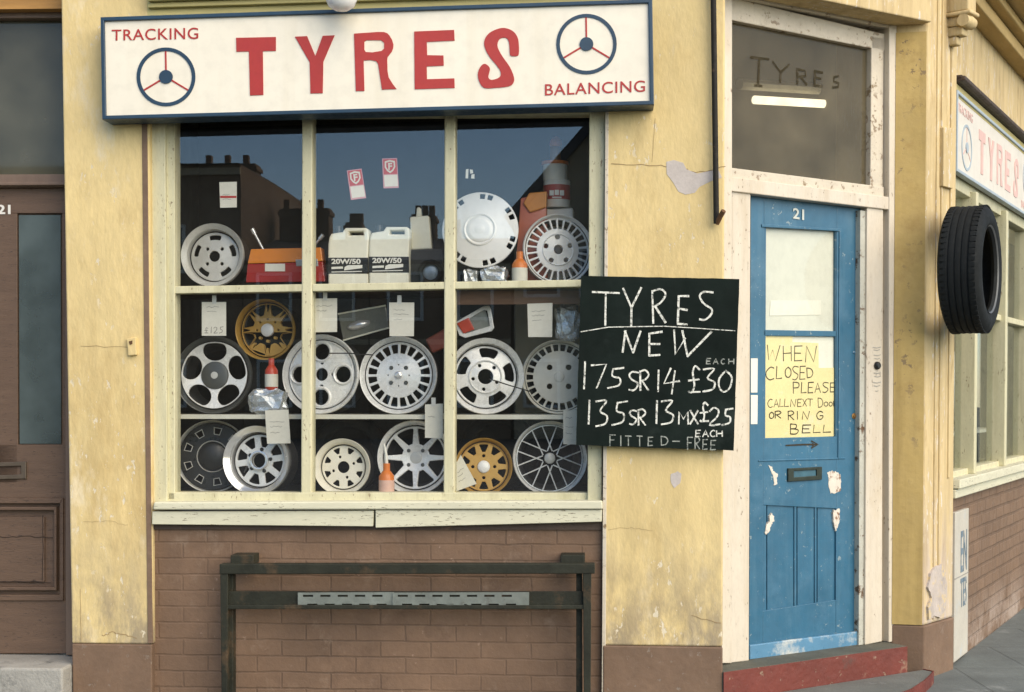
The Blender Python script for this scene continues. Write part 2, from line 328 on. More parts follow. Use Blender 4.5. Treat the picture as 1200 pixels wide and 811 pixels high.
def shape2d(polys, thick, bev=0.0):
    """outline with holes as a solid plate: returns a mesh lying in XY, thick along Z"""
    cu = bpy.data.curves.new("tmp", 'CURVE'); cu.dimensions = '2D'; cu.fill_mode = 'BOTH'; cu.extrude = max(thick / 2 - bev, 1e-5); cu.bevel_depth = bev; cu.bevel_resolution = 1; cu.offset = -bev
    for p in polys:
        sp = cu.splines.new('POLY'); sp.points.add(len(p) - 1); sp.use_cyclic_u = True
        for q, (x, y) in zip(sp.points, p): q.co = (x, y, 0, 1)
    return curve_mesh(cu)
def plate(mb, polys, d, thick, bev=0.0):
    me = shape2d(polys, thick, bev); mb.add_mesh(me, lambda c: Vector((c.x, d + thick / 2 - c.z, c.y))); bpy.data.meshes.remove(me); return mb
def text_mesh(txt, offset=0.0, space=1.0):
    cu = bpy.data.curves.new("tmp", 'FONT'); cu.body = txt; cu.size = 1; cu.extrude = .001; cu.offset = offset; cu.space_character = space
    return curve_mesh(cu)
def text_quad(mb, txt, quad, d, offset=0.0, space=1.0, thick=.0015):
    """text fitted to a quad (TL, TR, BR, BL) of (u, v) points"""
    me = text_mesh(txt, offset, space); xs = [v.co.x for v in me.vertices]; ys = [v.co.y for v in me.vertices]
    x0, x1, y0, y1 = min(xs), max(xs), min(ys), max(ys); TL, TR, BR, BL = [Vector(q) for q in quad]
    def fn(c):
        a = (c.x - x0) / (x1 - x0); b = (c.y - y0) / (y1 - y0); p = (BL * (1 - a) + BR * a) * (1 - b) + (TL * (1 - a) + TR * a) * b
        return Vector((p.x, d - (thick if c.z > 0 else 0), p.y))
    mb.add_mesh(me, fn); bpy.data.meshes.remove(me); return mb
GLY = {  # single-stroke hand lettering, unit box, y down
 'A': [[(0, 1), (.5, 0), (1, 1)], [(.2, .65), (.8, .62)]], 'B': [[(0, 0), (0, 1)], [(0, 0), (.7, .05), (.8, .25), (.6, .45), (0, .48)], [(0, .48), (.9, .55), (1, .78), (.7, 1), (0, 1)]],
 'C': [[(1, .08), (.6, 0), (.1, .35), (.1, .75), (.5, 1), (1, .9)]], 'D': [[(0, 0), (.05, 1)], [(0, 0), (.7, .1), (1, .5), (.7, .9), (.05, 1)]],
 'E': [[(.05, 0), (0, 1)], [(.05, 0), (1, -.02)], [(0, .47), (.8, .48)], [(0, 1), (.95, .97)]], 'F': [[(0, 0), (0, 1)], [(0, 0), (1, 0)], [(0, .45), (.75, .45)]],
 'G': [[(1, .12), (.5, 0), (.05, .4), (.2, .9), (.7, 1), (1, .75), (1, .55), (.55, .55)]], 'H': [[(0, 0), (0, 1)], [(1, 0), (1, 1)], [(0, .5), (1, .46)]],
 'I': [[(.5, 0), (.5, 1)]], 'L': [[(.1, 0), (0, 1), (1, .95)]], 'M': [[(0, 1), (.05, 0), (.5, .6), (.95, 0), (1, 1)]], 'N': [[(0, 1), (.1, 0), (.75, 1), (1, 0)]],
 'O': [[(.5, 0), (.08, .3), (.1, .8), (.5, 1), (.92, .75), (.92, .25), (.5, 0)]], 'P': [[(0, 0), (0, 1)], [(0, 0), (.8, .05), (1, .25), (.8, .48), (0, .52)]],
 'R': [[(0, 0), (.06, 1)], [(0, .02), (.6, -.05), (1, .18), (.65, .42), (.05, .52)], [(.25, .52), (1, 1)]], 'S': [[(1, .05), (.35, 0), (.02, .18), (.3, .42), (.9, .6), (.85, .82), (.45, 1), (0, .96)]],
 'T': [[(0, 0), (1, .03)], [(.5, 0), (.48, 1)]], 'V': [[(0, 0), (.5, 1), (1, 0)]], 'W': [[(0, 0), (.08, .95), (.42, .3), (.62, 1), (1, .03)]], 'X': [[(0, 0), (1, 1)], [(1, 0), (0, 1)]],
 'Y': [[(0, 0), (.47, .52)], [(1, 0), (.47, .52), (.46, 1)]], '0': [[(.55, 0), (.1, .35), (.08, .75), (.4, 1), (.85, .8), (.98, .3), (.55, 0)]], '1': [[(.6, 0), (.4, 1)]],
 '2': [[(0, .2), (.4, 0), (.85, .15), (.75, .5), (0, 1), (1, .95)]], '3': [[(0, .03), (.9, 0), (.35, .4), (.95, .6), (.8, .9), (0, 1)]], '4': [[(.45, 0), (.0, .6), (1, .5)], [(.72, .1), (.5, 1)]],
 '5': [[(.35, 0), (.3, .38), (.75, .5), (.7, .85), (0, 1)], [(.35, .02), (1, -.05)]], '7': [[(0, .05), (1, 0), (.35, 1)]], '-': [[(0, .5), (1, .5)]],
 '£': [[(.95, .15), (.55, 0), (.35, .25), (.5, .7), (.3, .98), (0, .95)], [(.05, .98), (1, .97)], [(0, .55), (.9, .5)]]}
def smooth_line(p, k=4):
    if len(p) < 3: return p
    o = []; q = [p[0]] + list(p) + [p[-1]]
    for i in range(1, len(q) - 2):
        for j in range(k):
            t = j / k; a, b, c, d = q[i - 1], q[i], q[i + 1], q[i + 2]
            o.append(tuple(.5 * (2 * b[n] + (c[n] - a[n]) * t + (2 * a[n] - 5 * b[n] + 4 * c[n] - d[n]) * t * t + (3 * b[n] - a[n] - 3 * c[n] + d[n]) * t ** 3) for n in (0, 1)))
    o.append(p[-1]); return o
STEP = [0]
def stroke(mb, pts, wd, d, rnd=True):
    """a drawn line in the wall plane: a thin ribbon just proud of depth d"""
    STEP[0] = (STEP[0] + 1) % 12; dd = d - .0004 - STEP[0] * .00008
    pts = [Vector(p) for p in pts]; L = []; Rr = []
    for i, p in enumerate(pts):
        t = pts[min(i + 1, len(pts) - 1)] - pts[max(i - 1, 0)]
        if t.length < 1e-9: t = Vector((1, 0))
        t.normalize(); nn = Vector((-t.y, t.x)); ww = wd / 2 * random.uniform(.85, 1.15)
        if i == 0: p = p - t * wd * .3
        if i == len(pts) - 1: p = p + t * wd * .3
        L.append(mb.b.verts.new((p.x + nn.x * ww, dd, p.y + nn.y * ww))); Rr.append(mb.b.verts.new((p.x - nn.x * ww, dd, p.y - nn.y * ww)))
    for i in range(len(pts) - 1): mb.b.faces.new((L[i], Rr[i], Rr[i + 1], L[i + 1]))
def hand(mb, items, fn, wd, d):
    """items: (char, x0, y0, x1, y1) boxes; fn maps a box point to (u, v)"""
    for ch, x0, y0, x1, y1 in items:
        sh = random.uniform(-.04, .04)
        for st in GLY[ch]:
            pts = [(x0 + (x + sh * (y - .5)) * (x1 - x0), y0 + y * (y1 - y0)) for x, y in st]
            curvy = ch in 'BCDGOPRS023569£'
            stroke(mb, [fn(*p) for p in (smooth_line(pts) if curvy and len(pts) > 3 else pts)], wd, d)
def jit(pts, k=6, a=1.2):
    o = []
    for p, q2 in zip(pts, pts[1:]):
        for i in range(k): t = i / k; o.append((p[0] + (q2[0] - p[0]) * t + random.uniform(-a, a) * .4, p[1] + (q2[1] - p[1]) * t + random.uniform(-a, a)))
    return o + [pts[-1]]
def arc(cx, cy, r, a0, a1, n=24):
    return [(cx + r * math.cos(a0 + (a1 - a0) * i / n), cy + r * math.sin(a0 + (a1 - a0) * i / n)) for i in range(n + 1)]
def circle(cx, cy, r, n=24): return arc(cx, cy, r, 0, 2 * math.pi, n)[:-1]

# ================================================================== GROUND
def fl(p): return (p.x, p.y)
g = MB().slab([(-120, -120), (120, -120), (120, 120), (-120, 120)], -.5, -.13); struct(build("road", g, ROADM))
wl = F.W(-9, 0.6, 0); wf = F.W(-9, -2.7, 0); fc = F.W(.4, -2.7, 0); s0 = SP.W(0.3, -2.4, 0); s1 = SP.W(14, -2.4, 0); s2 = SP.W(14, .6, 0)
g = MB().slab([fl(wl), fl(wf), fl(fc), (s0.x * .72 + fc.x * .28, s0.y * .72 + fc.y * .28 - .35), fl(s0), fl(s1), fl(s2), (2.2, 8.6)], -.12, 0.0); struct(build("pavement", g, PAVE))
g = MB()
kp = [wf, fc, Vector((s0.x * .72 + fc.x * .28, s0.y * .72 + fc.y * .28 - .35, 0)), s0, s1]
for a, b in zip(kp, kp[1:]):
    t = (b - a).normalized(); o = Vector((t.y, -t.x, 0)) * .14
    g.slab([fl(a), fl(a + o), fl(b + o), fl(b)], -.13, -.004)
struct(build("kerb", g, KERB))

# ================================================================== THE CORNER SHOP
shop = thing("corner_shop", "yellow plastered corner tyre shop with blue canted door and display window", "shop", WP, (F.o.x - .6, F.o.y + .2, 0))
TOP = 3.95
def fq(px0, px1, py0, py1, d=0): return F.q([(px0, py0), (px1, py0), (px1, py1), (px0, py1)], d)
def clipv(pts, top=TOP): return [(u, min(v, top)) for u, v in pts]
def down(pts, i, j):                                 # extend two lower corners to the ground
    p = list(pts); 
    for k in (i, j): p[k] = (p[k][0], -.01)
    return p
# left pier, right pier (plaster above, brown plinth below)
Lp = F.q([(66, -330), (172, -330), (179, 755), (84, 754)])
b = MB().prism(Lp, 0, .34).bevel(.008); build("pier", b, PLAS, shop, F)
b = MB().prism(down(F.q([(84, 754.5), (178, 755.5), (178, 812), (85, 812)], -.006), 2, 3), -.006, .35).bevel(.006); build("plinth", b, PLINTH, shop, F)
ar = F.p(848, 460)[0]
Rp = F.q([(713, -330), (850, -330), (847.5, 758), (706.5, 756)]); Rp[1] = (ar, Rp[1][1]); Rp[2] = (ar, Rp[2][1])
b = MB().prism(Rp, 0, .34).bevel(.008); build("pier", b, PLAS, shop, F)
q = F.q([(706.5, 756.5), (847, 758.5), (847, 812), (706.5, 812)], -.006); q[1] = (ar, q[1][1]); q[2] = (ar, q[2][1])
b = MB().prism(down(q, 2, 3), -.006, .35).bevel(.006); build("plinth", b, PLINTH, shop, F)
# brick stall riser below the window
b = MB().prism(down(F.q([(176, 612), (708, 612), (708, 812), (176, 812)], .035), 2, 3), .035, .3); build("brick_wall", b, BRICK, shop, F)
# dark drain strips beside the window
b = MB().prism(F.q([(165, 60), (171.5, 60), (178.5, 754), (173, 754)], -.004), -.004, .05).bevel(.002); build("edge_strip", b, mat("brown_edge_strip", (.17, .11, .07), .7, var=.2, scale=9, bump=.3), shop, F)
b = MB().prism(F.q([(709.5, 95), (713.5, 95), (709.5, 812), (705, 812)], -.002), -.002, .06).bevel(.002); build("edge_strip", b, WHITE_BAD, shop, F)
# fascia above the sign
fa = MB().prism(F.q([(172, 60), (712, 45), (712, -40), (172, -40)], .0), .0, .3)
fa.prism(F.q([(173, 1), (712, -16), (712, -24), (173, -9)], -.05), -.05, .02); fa.prism(F.q([(173, 9), (712, -8), (712, -15), (173, 3)], -.025), -.025, .02)
fa.prism(F.q([(173, -12), (712, -28), (712, -52), (173, -52)], -.09), -.09, .02); fa.bevel(.004); build("fascia", fa, FASC, shop, F)
# upper wall, above the picture
yb = F.p(400, -52)[1]
b = MB().box(F.p(172, 0)[0], F.p(712, 0)[0], .0, .34, yb, TOP); build("upper_wall", b, PLAS, shop, F)
UPB = mat("upper_brick", (.36, .26, .13), .85, var=.12, scale=3, bump=.4, bricks=.01)
pl = [fl(F.W(-4.3, .02, 0)), fl(F.o), fl(kc), fl(sc), fl(SP.W(8, .02, 0)), fl(SP.W(8, 5, 0)), fl(F.W(-4.3, 6, 0))]
b = MB().slab(pl, TOP, 6.6); build("upper_storey", b, UPB, shop)
pl2 = [fl(F.W(-4.3, -.12, 0)), fl(F.W(-.05, -.12, 0)), fl(kc + (kc - SP.W(2, 2, 0)).normalized() * .14), fl(SP.W(-.02, -.14, 0)), fl(SP.W(8, -.14, 0)), fl(SP.W(8, 5, 0)), fl(F.W(-4.3, 6, 0))]
b = MB().slab(pl2, TOP - .12, TOP + .05); build("string_course", b, PLASB, shop)

# ---- shop window: frame, mullions, bar, sill, glass
GD = .10
fr = MB()
fr.prism(F.q([(171.5, 60), (193, 60), (196, 590), (178, 590)], .035), .035, .16)
fr.prism(F.q([(191, 60), (204.5, 60), (205, 586), (195, 586)], .06), .06, .15)
fr.prism(F.q([(691, 60), (710, 60), (705, 590), (688.5, 590)], .035), .035, .16)
fr.prism(F.q([(172, 60), (712, 60), (712, 133), (172, 136)], .055), .055, .16)
fr.prism(F.q([(185, 577), (690, 577.5), (692, 590), (182, 590)], .06), .06, .16)
fr.bevel(.004, 2); win = build("shop_window", fr, CREAM, shop, F)
for x0, x1 in ((353.5, 366), (520.5, 533.5)):
    b = MB().prism(F.q([(x0 + .5, 100), (x1 + .3, 100), (x1 - .8, 579), (x0 - .8, 579)], .062), .062, .15).bevel(.006, 2); build("mullion", b, CREAM, win, F)
b = MB()
for xa, xb in ((204, 354), (366, 521), (533, 691)):
    ya = lambda x: 335.5 - (x - 204) * 8.0 / 487; b.prism(F.q([(xa, ya(xa)), (xb, ya(xb)), (xb, ya(xb) + 8.5), (xa, ya(xa) + 8.5)], .066), .066, .145)
b.bevel(.003, 2); build("transom_bar", b, CREAM, win, F)
b = MB().prism(F.q([(180, 588.5), (706, 587), (706.5, 597), (179, 597.5)], -.03), -.03, .10).bevel(.006, 2)
b.prism(F.q([(178.5, 599.5), (438, 598.5), (437, 617), (178, 614.5)], -.012), -.012, .06); b.prism(F.q([(440, 598), (705.5, 597.5), (705, 611.5), (440, 618.5)], -.016), -.016, .06); b.bevel(.002, 1)
build("sill", b, SILL, win, F)
b = MB().prism(F.q([(176, 613), (706, 612), (706, 621), (176, 620.5)], .022), .022, .06); build("sill_gap_shade", b, DARKW, win, F)  # dark strip painted in for the shaded gap below the sill
for xa, xb in ((203, 360), (360, 527), (527, 692)):
    for ya, yb2 in ((100, 338), (338, 580)):
        q = F.q([(xa + .1, ya), (xb - .1, ya), (xb - .1, yb2 - .1), (xa + .1, yb2 - .1)], GD); b = MB().prism(q, GD, GD + .004); build("pane", b, GLASS, win, F)
# display box behind the window
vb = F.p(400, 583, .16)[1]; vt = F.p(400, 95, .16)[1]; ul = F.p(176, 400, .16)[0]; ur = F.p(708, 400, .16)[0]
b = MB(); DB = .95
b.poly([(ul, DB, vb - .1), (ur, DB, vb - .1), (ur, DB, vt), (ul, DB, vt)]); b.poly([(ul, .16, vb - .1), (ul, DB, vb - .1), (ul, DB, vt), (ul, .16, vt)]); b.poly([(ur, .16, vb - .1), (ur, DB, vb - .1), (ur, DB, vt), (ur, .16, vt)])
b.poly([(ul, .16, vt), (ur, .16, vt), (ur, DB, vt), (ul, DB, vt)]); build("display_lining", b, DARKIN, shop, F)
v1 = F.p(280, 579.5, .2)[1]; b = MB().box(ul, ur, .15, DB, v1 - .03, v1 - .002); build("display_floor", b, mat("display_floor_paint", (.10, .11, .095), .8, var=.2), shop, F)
v2 = F.p(440, 487.0, .17)[1]; SH2 = v2 + .004
b = MB().box(ul, ur, .165, .62, v2 - .016, v2 + .004); build("shelf", b, SHELFW, shop, F)
v3 = F.p(440, 337, .17)[1]; SH3 = v3 + .012
b = MB().box(ul, ur, .16, .62, v3 - .02, v3 + .012); build("shelf", b, DARKW, shop, F)
b = MB().prism(F.q([(533, 338), (690, 336), (690, 356), (533, 357)], .165), .165, .18); build("shelf_edge_board", b, mat("brown_shelf_board", (.13, .065, .03), .6, var=.2, scale=3, stretch=(1, 6, 8)), shop, F)
b = MB().prism(F.q([(604, 356), (690, 356), (690, 490), (604, 490)], .6), .6, .61); build("reflection_panel", b, mat("painted_beige_reflection", (.30, .25, .15), .9, var=.15), shop, F)  # added beige sheet, painted in place of a building's reflection in this pane

# ---- canted entrance
D0 = .12
def dq(pts, d=D0): return K.q(pts, d)
b = MB().prism(dq([(840, -25), (1092, 26), (1092, -330), (840, -330)], -.03)[0:2] + [(K.p(1092, 0, -.03)[0], TOP), (K.p(840, 0, -.03)[0] , TOP)], -.03, .5).bevel(.006); build("lintel", b, PLASB, shop, K)
b = MB(); sq = K.q([(850, -26), (1080, 24)], -.01); b.prism([(sq[0][0], sq[0][1] - .004), (sq[1][0], sq[1][1] - .004), (sq[1][0], sq[1][1] + .02), (sq[0][0], sq[0][1] + .02)], .0, .3); build("soffit", b, ORANGE_WOOD_BOUNCE, shop, K)  # orange-brown colour stands in for shade and bounced light under the lintel
dfm = MB()
dfm.prism(dq([(838, -30), (856.5, -30), (856, 777), (838, 777)]), D0 - .01, D0 + .1)          # outer strip left
dfm.prism(dq([(858.5, 215), (880.5, 218), (878.5, 774.5), (857.5, 777)]), D0 + .004, D0 + .12)
dfm.prism(dq([(1017, 235), (1036, 238), (1034.5, 752), (1014.5, 756)]), D0 + .004, D0 + .12)
dfm.prism(dq([(1040, 30), (1056, 30), (1048, 751), (1039.5, 752.5)]), D0 - .012, D0 + .1)
dfm.prism(dq([(1035.5, 40), (1040.5, 40), (1040, 752), (1034, 753)]), D0 + .03, D0 + .1)
dfm.bevel(.004, 2); frame = build("door_frame", dfm, WHITE, shop, K)
b = MB().prism(dq([(845, 206), (1041, 231), (1041, 246), (845, 223)]), D0 - .008, D0 + .12).bevel(.004); build("transom", b, WHITE, frame, K)
b = MB().prism(dq([(838, -45), (1056, 1), (1056, 36), (838, -8)], D0), D0 - .006, D0 + .1).bevel(.004); build("head", b, WHITE_BAD, frame, K)
b = MB().prism(dq([(1011, 246), (1017, 247), (1014.5, 756), (1009, 757)]), D0 + .015, D0 + .12); build("jamb", b, JAMB, frame, K)
# doorbell with scribbles above and below
b = MB().lathe([(0, -.016), (.012, -.016), (.018, -.010), (.02, 0)], 20, (K.p(1028, 428.5, D0)[0], D0 + .002, K.p(1028, 428.5, D0)[1])); build("bell_push", b, BLACKP, frame, K, True)
b = MB()
for ya, x0, x1 in ((407, 1023, 1032), (410, 1024, 1031), (416, 1024, 1032), (420, 1025, 1031), (437, 1024, 1032), (441, 1025, 1032), (448, 1023, 1032), (452, 1024, 1031), (458, 1026, 1029)):
    stroke(b, K.q([(x0, ya), ((x0 + x1) / 2, ya + .8), (x1, ya - .3)], D0 + .003), .004, D0 + .003)
build("pencil_marks", b, INKG, frame, K)
# fanlight
fl_ = MB()
fl_.prism(dq([(845, -6), (1038, 40), (1038, 60), (845, 21)], D0 + .02), D0 + .02, D0 + .09)
fl_.prism(dq([(1021.5, 42), (1036, 44), (1034.5, 232), (1020, 229)], D0 + .02), D0 + .02, D0 + .09)
fl_.prism(dq([(845, 195), (1036, 219), (1036, 231.5), (845, 207)], D0 + .012), D0 + .012, D0 + .09)
fl_.bevel(.004, 2); fan = build("fanlight", fl_, WHITE_BAD, shop, K)
b = MB().prism(dq([(840, 10), (1026, 50), (1026, 224), (840, 200)], D0 + .05), D0 + .05, D0 + .054); build("pane", b, GLASSD, fan, K)
b = MB(); z5 = lambda x, y: K.p(850 + x / 3.686, 40 + y / 3.686, D0 + .048)
for st in [[(112, 100), (188, 108)], [(148, 104), (142, 222)], [(128, 222), (158, 224)], [(206, 120), (240, 165)], [(276, 132), (240, 165), (238, 208)], [(312, 150), (312, 215)], [(312, 152), (345, 158), (348, 180), (314, 186)], [(328, 186), (352, 218)], [(388, 160), (386, 222)], [(388, 160), (420, 166)], [(388, 188), (412, 192)], [(386, 222), (418, 226)], [(490, 182), (470, 186), (470, 204), (490, 212), (488, 228), (466, 230)]]:
    stroke(b, [z5(*p) for p in st], .0115, D0 + .0492)
build("lettering", b, mat("worn_fanlight_lettering", (.042, .035, .020), .9, spec=.1, var=.2, scale=30, spots=((.10, .085, .06), 40, .52, .64)), fan, K)
# hall behind the fanlight
u0 = K.p(840, 100, .24)[0]; u1 = K.p(1050, 100, .24)[0]
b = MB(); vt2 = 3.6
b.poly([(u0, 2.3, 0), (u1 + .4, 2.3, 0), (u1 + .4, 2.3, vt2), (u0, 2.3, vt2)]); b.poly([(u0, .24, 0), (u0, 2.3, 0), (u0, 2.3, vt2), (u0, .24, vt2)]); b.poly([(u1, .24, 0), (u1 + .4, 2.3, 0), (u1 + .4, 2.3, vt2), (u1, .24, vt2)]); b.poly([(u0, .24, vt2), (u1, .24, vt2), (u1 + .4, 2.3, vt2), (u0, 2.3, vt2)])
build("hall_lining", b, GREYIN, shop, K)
# door leaf
DD = D0 + .045
dz = MB()
def dp(pts, a, c): dz.prism(K.q(pts, a), a, c)
dp([(880, 228), (895.5, 230), (894, 772), (878, 774)], DD, DD + .045)                         # left stile
dp([(981, 241), (1013.5, 245), (1010, 756.5), (979.5, 761)], DD, DD + .045)                   # right stile
dp([(895.5, 230), (981, 241), (981, 271), (895.5, 264)], DD + .001, DD + .044)
dp([(894.5, 386.5), (981, 388), (980.5, 394.5), (894.5, 393.5)], DD + .004, DD + .044)
dp([(894.5, 513.5), (980.5, 511.5), (980, 596), (894.3, 592)], DD + .001, DD + .044)
dp([(894, 716), (979.5, 703), (979.5, 762), (894, 772)], DD + .001, DD + .044)
for x0, x1 in ((894, 898.2), (899.2, 930), (931, 933.6), (934.6, 954), (955, 957.2), (958.2, 980)):
    thin = x1 - x0 < 5
    dp([(x0, 590), (x1, 590), (x1, 720), (x0, 720)], DD + (.004 if thin else .010), DD + .04)
dp([(895, 266), (898, 266), (897, 515), (894.5, 515)], DD + .004, DD + .03); dp([(979.5, 270), (982, 270), (981.5, 513), (979, 513)], DD + .004, DD + .03)
dp([(879, 590), (1010, 590), (1010, 720), (879, 720)], DD + .022, DD + .04)
# moulding strips on the middle rail
dp([(889, 539), (991, 536), (991, 538), (889, 541)], DD - .004, DD + .01)
dp([(893, 262.5), (984, 268), (984, 271), (893, 266)], DD - .006, DD + .01); dp([(984, 268), (987, 268), (985, 538), (982.5, 538)], DD - .006, DD + .01)
dz.bevel(.0025, 2); door = build("entrance_door", dz, BLUE, shop, K)
b = MB().prism(K.q([(879, 756), (1009.5, 739.5), (1009.5, 756.5), (879, 773.5)], DD - .02), DD - .02, DD - .002).bevel(.005, 2); build("kick_board", b, BLUE_WORN, door, K)
b = MB().prism(K.q([(894, 262), (981, 266), (980.5, 516), (894, 516)], DD + .010), DD + .010, DD + .013); build("pane", b, GLASS2, door, K)
# number, letter plate, locks, chips
b = MB(); text_quad(b, "21", K.q([(929, 243.5), (942, 245.5), (942, 258), (929, 256)], DD - .001), DD - .0015, .02); build("house_number", b, mat("dull_white_numerals", (.52, .55, .50), .5, var=.1), door, K)
b = MB(); plate(b, [K.q([(923.5, 549), (963, 547), (963, 562), (923.5, 564.5)], DD - .006), K.q([(930, 552), (957, 550.5), (957, 557.5), (930, 559.5)], DD - .006)], DD - .009, .012, .002); lp = build("letter_plate", b, mat("dark_bronze_plate", (.035, .045, .035), .4, .6, var=.25, scale=20), door, K)
b = MB().prism(K.q([(929, 551), (958, 549.5), (958, 558.5), (929, 560.5)], DD - .002), DD - .002, DD + .004).bevel(.001); build("flap", b, mat("blue_painted_flap", (.045, .12, .16), .4, .2, var=.2, scale=15), lp, K)
for px_, py_, rr, m_ in ((1000.5, 487.5, .014, BRASS), (1000.5, 413, .006, BLUE_WORN), (1003, 563.5, .007, BLACKP)):
    u, v = K.p(px_, py_, DD); b = MB().lathe([(0, DD - .008), (rr * .55, DD - .008), (rr * .6, DD - .004), (rr, DD - .003), (rr, DD + .002)], 18, (u, 0, v)); build("lock" if rr > .005 and m_ is not BLUE_WORN else "door_viewer", b, m_, door, K, True)
for pts in ([(969, 554), (975, 551), (980, 553), (985, 556), (985.5, 564), (985, 576), (979, 578), (973, 578), (971, 568), (971.5, 560)], [(977, 598), (984, 596.5), (984, 608), (982, 617), (979, 622), (977, 612), (976, 604)], [(904, 601), (907, 605), (907, 611), (904, 614), (902, 621), (898, 627), (896.5, 624), (898, 616), (902, 611), (902, 605)], [(900, 545), (904, 546), (906, 552), (912, 555), (910, 560), (911, 568), (907, 569), (907, 562), (905, 555)]):
    b = MB(); pp = K.q(jit(pts + pts[:1], 4, 1.1)[:-1], DD); b.prism(pp, DD - .0008, DD + .012); build("paint_chip", b, BARE, door, K)
# arrow on the rail
b = MB()
for st in ([(921, 522), (940, 521), (957, 520.8)], [(951, 517), (959, 520.8), (951, 525)], [(952, 520), (956, 520.8), (952, 522.5)]): stroke(b, K.q(st, DD - .0005), .007, DD - .0005)
build("arrow_mark", b, INK, door, K)
# blind behind the upper glass
b = MB(); bq = K.q([(894, 262), (981, 266), (981, 392), (894, 391)], DD + .020); b.prism(bq, DD + .020, DD + .0205); build("blind", b, BLIND, door, K)
b = MB().prism(K.q([(903, 352), (962, 352), (962, 369), (902, 370)], DD + .018), DD + .018, DD + .0195); build("blind_patch", b, PAPER, door, K)
b = MB().prism(K.q([(894, 392), (981, 392), (980, 520), (894, 520)], DD + .018), DD + .018, DD + .0195); build("backing_board", b, mat("pale_backing_paper", (.70, .68, .60), .8, var=.04), door, K)

# ---- corner pilaster
dr = K.P(1047, 460, D0 - .012)
pil = [fl(dr), fl(kc), fl(sc), fl(sc + SP.n * .4), fl(dr + K.n * .4)]
vpl = K.p(1085, 733, 0)[1]
def edge(a, b, t): return (a[0] + (b[0] - a[0]) * t, a[1] + (b[1] - a[1]) * t)
b = MB().slab(pil, vpl, TOP).bevel(.012, 2); build("corner_pilaster", b, PLASB, shop)
outp = [fl(dr - K.n * .0), fl(kc + (kc - SP.W(.5, 1, 0)).normalized() * .008), fl(sc - SP.n * .006), fl(sc + SP.n * .4), fl(dr + K.n * .4)]
b = MB().slab(outp, -.01, vpl).bevel(.008, 2); build("plinth", b, PLINTH, shop)
# thin reveal face; the shade of this turned side is in its darker ochre
nrm = Vector(((kc - dr).y, -(kc - dr).x, 0)).normalized()
b = MB().slab([fl(dr + nrm * .003), fl(kc + nrm * .003 - (kc - dr) * .06), fl(kc - nrm * .02 - (kc - dr) * .06), fl(dr - nrm * .02)], vpl + .003, K.p(1070, 33, 0)[1]); build("reveal", b, PLAS_SHADE, shop)
# mouldings on the pilaster
PF = Plane(kc.x, kc.y, 50.0)
b = MB()
for px_, wd in ((1096, .012), (1101, .006), (1112, .010)):
    u = PF.p(px_, 400)[0]; b.box(u - wd, u + wd, -.008, .01, PF.p(px_, 560)[1] if px_ > 1105 else vpl + .02, TOP - .13)
b.bevel(.004, 2); build("pilaster_moulding", b, PLASB, shop, PF)
b = MB().prism(PF.q([(1106, 149), (1117.5, 150), (1117, 221), (1105.5, 218)], -.02), -.02, .02).bevel(.003); build("timber_strip", b, PLASB, shop, PF)
b = MB(); uc = PF.p(1114, 30)[0]
for (ya, yb2, wd, dp_) in ((-30, 18, .05, .11), (18, 23, .058, .125), (23, 34, .04, .10), (34, 45, .034, .075), (45, 55, .026, .045)):
    va, vb3 = PF.p(1114, ya)[1], PF.p(1114, yb2)[1]; b.box(uc - wd, uc + wd, -dp_, .02, vb3, va)
b.bevel(.008, 3); build("console_bracket", b, PLASB, shop, PF, True)
b = MB(); ctr = PF.p(1114, 29); b.lathe([(.0, -.055), (.03, -.055), (.036, 0), (.03, .055), (0, .055)], 16, (0, 0, 0)); 
for v in b.b.verts: v.co = Vector((ctr[0] + v.co.y, -.085 + v.co.x, ctr[1] + v.co.z))
build("scroll", b, PLASB, shop, PF, True)

# ---- steps at the entrance
st = MB().prism(K.q([(848, 787.5), (1064, 757), (1064, 790), (848, 825)], -.012), -.012, D0 + .16)
st.bevel(.006, 2); stp = build("doorstep", st, mat("dark_threshold", (.085, .085, .065), .8, var=.25, scale=7, bump=.3), shop, K)
q = K.q([(848.2, 788), (1063.5, 757.5), (1063.5, 790), (848.2, 825)], -.016); q[2] = (q[2][0], .0); q[3] = (q[3][0], .0)
b = MB().prism(q, -.016, -.0125).bevel(.001); build("red_riser", b, REDSTEP, stp, K)
_kl = lambda p: ((p - K.o).dot(K.u), (p - K.o).dot(K.n))
ub = K.p(849, 800, -.017)[0]; zt = .055
_c = [_kl(onz(x, y, zt)) for x, y in ((1093, 787), (1090, 791), (1083, 797.5), (1067, 808), (1040, 818), (1000, 829))]
o = [(ub, -.017), (_c[0][0], -.017)] + _c + [(_c[-1][0] - .25, _c[-1][1] - .03), (ub, _c[-1][1] - .04)]
b = MB().slab(o, -.01, zt).bevel(.006, 2); low = build("lower_step", b, CONC, shop, K)
o2 = o[1:]; b = MB()
ci = (ub + .2, -.08)
for a, c in zip(o2, o2[1:]):
    t = Vector((c[0] - a[0], c[1] - a[1])); nn = Vector((-t.y, t.x)).normalized() * .006
    if (a[0] - ci[0]) * nn.x + (a[1] - ci[1]) * nn.y < 0: nn = -nn
    b.slab([(a[0] + nn.x * .05, a[1] + nn.y * .05), (a[0] + nn.x, a[1] + nn.y), (c[0] + nn.x, c[1] + nn.y), (c[0] + nn.x * .05, c[1] + nn.y * .05)], -.005, zt + .003)
build("red_edge", b, REDSTEP, low, K)

